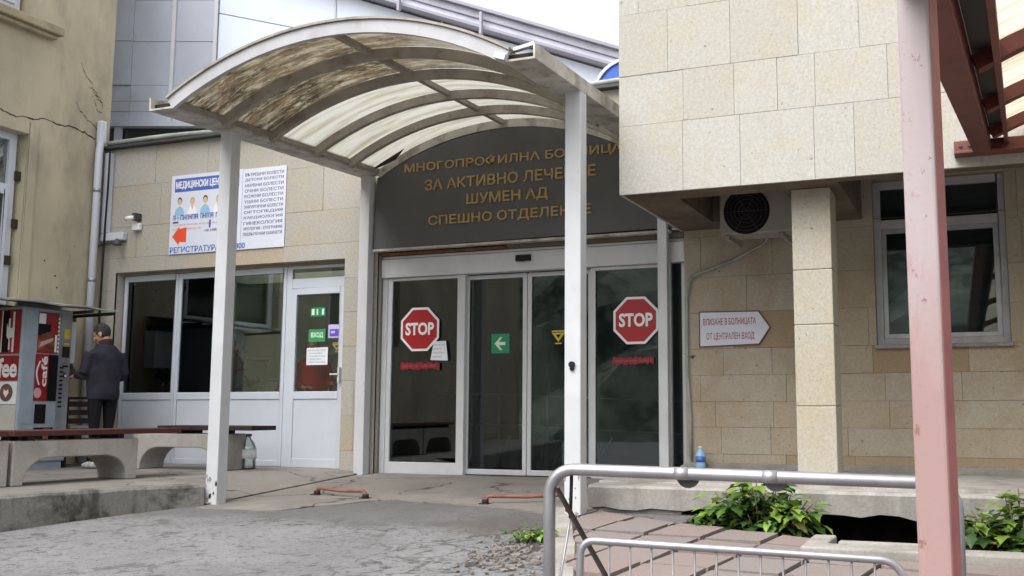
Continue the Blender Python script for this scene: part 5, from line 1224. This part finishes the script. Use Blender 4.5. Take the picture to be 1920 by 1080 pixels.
def shrub(name, label, cat, c, rx, ry, h, n_, ls_, seed, lean=(0, 0)):
    rg = random.Random(seed); o = thing(name, label, cat, c); st = MB(); lf = MB(); c = Vector(c)
    stems = max(5, n_ // 14)
    for k in range(stems):
        a = rg.uniform(0, 2 * pi); rr = sqrt(rg.random()); b0 = c + Vector((rx * .5 * rr * cos(a), ry * .5 * rr * sin(a), 0)); hh = h * rg.uniform(.45, 1.0) * (1.05 - .45 * rr)
        tip = c + Vector((rx * rr * cos(a) + lean[0], ry * rr * sin(a) + lean[1], hh)); mid_ = b0.lerp(tip, .5) + Vector((0, 0, hh * .15))
        st.tube([b0, mid_, tip], [.008, .006, .003], 5)
        m_ = n_ // stems
        for j in range(m_):
            f = rg.uniform(.15, 1.02); p = (b0.lerp(mid_, f * 2) if f < .5 else mid_.lerp(tip, f * 2 - 1)); ang_ = rg.uniform(0, 2 * pi)
            dirv = Vector((cos(ang_), sin(ang_), rg.uniform(-.35, .4))); q = p + dirv * rg.uniform(.02, .10)
            young = f > .72 and rg.random() < .65
            leaf_shape(lf, q, dirv + Vector((0, 0, rg.uniform(-.4, .1))), Vector((rg.uniform(-.3, .3), rg.uniform(-.3, .3), 1)), ls_ * rg.uniform(.35, 1.3), rg, 1 if young else (2 if rg.random() < .35 else (3 if rg.random() < .05 else 0)))
    build('foliage', lf, [M['leaf'], M['leaf_young'], M['leaf_dark'], M['leaf_dry']], o); build('stem', st, M['stem'], o)
shrub('leafy_shrub', 'bushy green leafy plant growing out of the gap between path and platform', 'plant', (-1.68, -2.72, -.27), .44, .28, .66, 620, .135, 5)
shrub('leafy_shrub', 'broad-leaved green plant right of the red post, cut by the photo edge', 'plant', (.20, -3.45, -.24), .36, .22, .56, 520, .13, 9)
shrub('low_shrub', 'low dark creeping plant at the edge of the pit beside the tiles', 'plant', (-2.15, -2.70, -.19), .22, .12, .14, 90, .06, 12)
shrub('weed_tuft', 'small tuft of green weeds beside the path kerb', 'weeds', (-3.28, -3.72, g(-3.72)), .16, .22, .14, 220, .055, 15)
shrub('weed_sprig', 'tiny green sprig on the wall just under the arrow sign', 'weeds', (-2.98, -.02, 1.36), .03, .03, .05, 24, .03, 18)
for px_, sd_ in ((-9.95, 31), (-9.3, 33)):
    o_ = thing('potted_plant', 'dark leafy pot plant on the sill inside the ' + ('second' if sd_ == 31 else 'third') + ' shop window', 'plant', (px_, .34, .95), 'plants on the window sill')
    mb = MB(); mb.lathe((px_, .34, .93), [(.06, 0), (.085, .14), (.09, .15)], 14); build('pot', mb, M['rust'], o_)
    rg = random.Random(sd_); mb = MB()
    for _ in range(70):
        a_ = rg.uniform(0, 2 * pi); e_ = rg.uniform(-.1, 1.0); d__ = Vector((cos(a_), sin(a_) * .6, e_)); leaf_shape(mb, Vector((px_, .34, 1.08)) + d__ * rg.uniform(.02, .13), d__, Vector((0, 0, 1)), rg.uniform(.06, .13), rg, 0)
    build('foliage', mb, M['leaf_dark'], o_)
mb = MB(); rg = random.Random(6)
for k in range(230):
    u = rg.gauss(0, .22); v = rg.gauss(0, .36); x, y = -3.2 + u * .8 - (v) * .35, -4.25 + v
    s = rg.uniform(.005, .024) * (1.9 if rg.random() < .06 else 1)
    vs = [(x + s * rg.uniform(.6, 1.3) * cos(a), y + s * rg.uniform(.6, 1.3) * sin(a), g(y) - .002 + z_ * s * rg.uniform(.5, 1.1)) for z_ in (0, .9) for a in [2 * pi * j / 6 for j in range(6)]]
    mb.add(vs, [(6, 7, 8, 9, 10, 11)] + [(i, (i + 1) % 6, 6 + (i + 1) % 6, 6 + i) for i in range(6)])
struct('rubble', mb, M['rubble'], origin=(-3.2, -4.2, g(-4.2)), kind='stuff')

# ================================================================== PEOPLE
def loft(mb, secs, seg=16):
    """closed surface through elliptic sections (centre, rx_forward, ry_side) kept horizontal-ish along the path"""
    n = len(secs); vs = []
    for i, (c, rx, ry) in enumerate(secs):
        c = Vector(c); d_ = (Vector(secs[min(i + 1, n - 1)][0]) - Vector(secs[max(i - 1, 0)][0])).normalized()
        fwd = Vector((1, 0, 0)); fwd = (fwd - d_ * fwd.dot(d_))
        if fwd.length < .15: fwd = Vector((0, 0, 1)) - d_ * d_.z
        fwd.normalize(); side = d_.cross(fwd)
        vs += [c + fwd * (rx * cos(2 * pi * k / seg)) + side * (ry * sin(2 * pi * k / seg)) for k in range(seg)]
    fs = [(i * seg + k, i * seg + (k + 1) % seg, (i + 1) * seg + (k + 1) % seg, (i + 1) * seg + k) for i in range(n - 1) for k in range(seg)]
    fs.append(tuple(range(seg - 1, -1, -1))); fs.append(tuple((n - 1) * seg + k for k in range(seg)))
    mb.add(vs, fs, 0, 0, True)
def fuse(name, mb, voxel, smooth=6):
    me = bpy.data.meshes.new(name); me.from_pydata([Vector(p) for p in mb.v], [], mb.f)
    bm = bmesh.new(); bm.from_mesh(me); bmesh.ops.recalc_face_normals(bm, faces=bm.faces); bm.to_mesh(me); bm.free()
    o = bpy.data.objects.new('tmp', me); COL.objects.link(o)
    r = o.modifiers.new('r', 'REMESH'); r.mode = 'VOXEL'; r.voxel_size = voxel
    s = o.modifiers.new('s', 'SMOOTH'); s.factor = .5; s.iterations = smooth
    dg = bpy.context.evaluated_depsgraph_get(); m2 = bpy.data.meshes.new_from_object(o.evaluated_get(dg))
    bpy.data.objects.remove(o); bpy.data.meshes.remove(me); m2.name = name
    for p in m2.polygons: p.use_smooth = True
    return m2
def hand(mb, wrist, dirv, palm_n, side, s=1.0, curl=.5):
    """palm, four unequal bent fingers, a thumb from the side of the palm"""
    d_ = Vector(dirv).normalized(); n = Vector(palm_n); n = (n - d_ * n.dot(d_)).normalized(); sd_ = d_.cross(n).normalized() * side; w0 = Vector(wrist)
    loft_pts = [(w0, .022 * s), (w0 + d_ * .03 * s, .030 * s), (w0 + d_ * .075 * s, .036 * s), (w0 + d_ * .095 * s, .030 * s)]
    vs = []; seg = 12
    for c, r_ in loft_pts: vs += [c + sd_ * (r_ * cos(2 * pi * k / seg)) + n * (r_ * .45 * sin(2 * pi * k / seg)) for k in range(seg)]
    fs = [(i * seg + k, i * seg + (k + 1) % seg, (i + 1) * seg + (k + 1) % seg, (i + 1) * seg + k) for i in range(3) for k in range(seg)] + [tuple(range(seg - 1, -1, -1)), tuple(3 * seg + k for k in range(seg))]
    mb.add(vs, fs, 0, 0, True)
    for i, (off, L) in enumerate(((.026, .068), (.009, .078), (-.009, .072), (-.025, .056))):
        p = w0 + d_ * .088 * s + sd_ * off * s; dd = d_.copy(); P = [p - dd * .01]
        for j in range(3):
            dd = (dd + n * curl * (.35 + .3 * j)).normalized(); p = p + dd * (L * (.42 if j == 0 else .29) * s); P.append(p)
        mb.tube(P, [.0095 * s, .0092 * s, .0085 * s, .007 * s], 8)
    p = w0 + d_ * .03 * s + sd_ * .03 * s; P = [p, p + (d_ * .6 + sd_ * .7) * .03 * s, p + (d_ * .9 + sd_ * .75 + n * .3) * .045 * s, p + (d_ * 1.0 + sd_ * .5 + n * .6) * .062 * s]
    mb.tube(P, [.012 * s, .011 * s, .010 * s, .008 * s], 8)
def make_person(label, loc, rotz, scale, look=(0, 0), jacket='jacket', hairm='hair', coll='collar'):
    """local axes: +X is where the person faces, +Y their left"""
    o = thing('person', label, 'person', loc); b = MB()
    for s in (1, -1):
        loft(b, [((.0, .085 * s, .05), .05, .045), ((0, .087 * s, .10), .046, .043), ((-.02, .09 * s, .27), .056, .053), ((0, .092 * s, .49), .062, .058), ((.005, .098 * s, .72), .083, .080), ((0, .092 * s, .92), .105, .092)])
        loft(b, [((-.07, .088 * s, .045), .035, .038), ((0, .088 * s, .05), .05, .042), ((.10, .094 * s, .042), .04, .047), ((.185, .096 * s, .032), .028, .036)])
    loft(b, [((0, 0, .84), .10, .155), ((0, 0, .95), .125, .175), ((.015, 0, 1.08), .125, .165), ((.01, 0, 1.25), .125, .175), ((0, 0, 1.40), .115, .185), ((-.01, 0, 1.48), .08, .12), ((0, 0, 1.53), .055, .06)])
    loft(b, [((-.01, 0, 1.46), .062, .066), ((.0, 0, 1.53), .057, .058), ((.015, 0, 1.60), .056, .057)])
    # head: skull, jaw, chin, nose, brow, ears - tilted and turned
    Rm = Matrix.Rotation(radians(look[0]), 3, 'Z') @ Matrix.Rotation(radians(look[1]), 3, 'Y'); hc = Vector((.018, 0, 1.560))
    T = lambda p: tuple(hc + Rm @ (Vector(p) * 1.07))
    def e(c, r_): b.ell(T(c), [q * 1.07 for q in r_], 16, 10, 0, Rm)
    e((-.005, 0, .115), (.098, .077, .105)); e((.025, 0, .055), (.068, .060, .078)); e((.068, 0, .0), (.026, .030, .024)); e((.105, 0, .062), (.020, .013, .022)); e((.092, 0, .082), (.012, .010, .030))
    e((.080, 0, .112), (.020, .050, .013)); e((.088, 0, .030), (.012, .026, .007)); e((.087, 0, .018), (.011, .022, .008))
    for s in (1, -1): e((-.005, .078 * s, .075), (.020, .010, .032)); e((.070, .035 * s, .062), (.022, .022, .020))
    # arms: left reaches forward, right bent in front of the belly
    AL = [(-.01, .185, 1.395), (.035, .248, 1.15), (.29, .20, 1.13)]; AR = [(-.01, -.185, 1.395), (-.02, -.252, 1.14), (.18, -.16, 1.08)]
    for P in (AL, AR):
        loft(b, [(P[0], .056, .056), (tuple(Vector(P[0]).lerp(Vector(P[1]), .5)), .05, .05), (P[1], .043, .043)], 12); loft(b, [(P[1], .043, .043), (tuple(Vector(P[1]).lerp(Vector(P[2]), .4)), .04, .04), (P[2], .028, .028)], 12)
    hand(b, (.285, .20, 1.13), (1, -.1, .08), (0, -.4, -1), 1, 1.0, .6); hand(b, (.175, -.162, 1.08), (.8, .6, .05), (-.2, .3, -1), -1, 1.0, .6)
    m = fuse('body', b, .0085, 5)
    k = U * scale
    body = bpy.data.objects.new('body', m); COL.objects.link(body); body.parent = o; body.scale = (1, 1, 1)
    for mm in ('skin', 'trousers', 'shoe', hairm): m.materials.append(M[mm])
    Ri = Rm.transposed()
    for p in m.polygons:
        c = p.center
        p.material_index = 2 if c.z < .085 else (1 if c.z < 1.0 and abs(c.y) < .24 and not (c.x > .2 and c.z > .9) else 0)
        if c.z > 1.5:                                   # cropped hair: nape to hairline
            q = Ri @ (c - hc) / 1.07; line = .035 + 1.0 * max(0, q.x + .02) if q.x < .045 else .135 + .5 * (q.x - .045)
            if q.z > line and q.z > .02 and not (abs(q.y) > .074 and q.z < .11): p.material_index = 3
    for v_ in m.vertices: v_.co *= k
    def child(name, mesh, mats):
        q = bpy.data.objects.new(name, mesh); COL.objects.link(q); q.parent = o
        for x in mats: mesh.materials.append(x)
        for v_ in mesh.vertices: v_.co *= k
        return q
    j = MB(); r_ = .026
    loft(j, [((0, 0, .83), .138, .188), ((0, 0, .90), .150, .200), ((.015, 0, 1.03), .158, .200), ((.012, 0, 1.22), .154, .208), ((0, 0, 1.35), .145, .218), ((-.010, 0, 1.43), .122, .188), ((-.012, 0, 1.475), .098, .14), ((-.008, 0, 1.515), .076, .092)], 24)
    for P, cuff in ((AL, .90), (AR, .93)):
        A_, B_, C_ = map(Vector, P); C2 = B_.lerp(C_, cuff)
        loft(j, [(tuple(A_ + Vector((0, 0, .02))), .078, .074), (tuple(A_.lerp(B_, .35)), .074, .070), (tuple(A_.lerp(B_, .8)), .064, .064), (tuple(B_), .062, .062)], 14)
        loft(j, [(tuple(B_), .068, .068), (tuple(B_.lerp(C2, .35)), .064, .062), (tuple(B_.lerp(C2, .75)), .052, .050), (tuple(C2), .044, .042)], 14)
    child('jacket', fuse('jacket', j, .012, 7), [M[jacket]])
    c = MB(); seg = 28; V1 = []
    for (zz, rx, ry) in ((1.475, .094, .108), (1.52, .082, .084), (1.565, .080, .080), (1.565, .070, .070), (1.50, .066, .066)):
        V1 += [(-.002 + rx * cos(2 * pi * q / seg), ry * sin(2 * pi * q / seg), zz + .022 * -cos(2 * pi * q / seg) * (1 if zz > 1.5 else .3)) for q in range(seg)]
    c.add(V1, [(i * seg + q, i * seg + (q + 1) % seg, (i + 1) * seg + (q + 1) % seg, (i + 1) * seg + q) for i in range(4) for q in range(seg)], 0, 0, True)
    mc = bpy.data.meshes.new('collar'); mc.from_pydata(c.v, [], c.f); [setattr(p, 'use_smooth', True) for p in mc.polygons]; child('collar', mc, [M[coll]])
    h = MB(); n1, n2 = 20, 12; V2 = []
    for i in range(n2 + 1):
        th = radians(84) * i / n2
        for q in range(n1):
            a = 2 * pi * q / n1; back = -cos(a); cutz = th * (1.0 + .45 * max(0, back) ** .6 - .48 * max(0, -back)) * (1 + .05 * sin(q * 7.3) * (i / n2))
            wob = 1 + .012 * sin(q * 5.1 + i * 3.3) - .05 * (i / n2) ** 8
            V2.append(T((-.005 + .0985 * wob * sin(cutz) * cos(a), .0775 * wob * sin(cutz) * sin(a), .115 + .1055 * wob * cos(cutz))))
    h.add(V2, [(i * n1 + q, i * n1 + (q + 1) % n1, (i + 1) * n1 + (q + 1) % n1, (i + 1) * n1 + q) for i in range(n2) for q in range(n1)], 0, 0, True)
    mh = bpy.data.meshes.new('hair'); mh.from_pydata(h.v, [], h.f); [setattr(p, 'use_smooth', True) for p in mh.polygons]
    qh = child('hair', mh, [M[hairm]]); pass
    ey = MB()
    for s in (1, -1): ey.ell(T((.083, .034 * s, .073)), (.011, .011, .011), 10, 6)
    me_ = bpy.data.meshes.new('eyes'); me_.from_pydata(ey.v, [], ey.f); child('eyes', me_, [M['white']])
    o.rotation_euler.z = rotz
    return o
make_person('man in a dark grey jacket and black trousers standing at the coffee machine, head bowed', (-10.52, -1.02, TZ), radians(166), 1.04, (34, 24))
make_person('person in a red jacket standing inside behind the shop door glass', (-8.42, .50, .03), radians(-40), .98, (-20, 10), 'red_cloth', 'hair', 'red_cloth')
for o in bpy.data.objects:
    if '_w' in o: del o['_w']
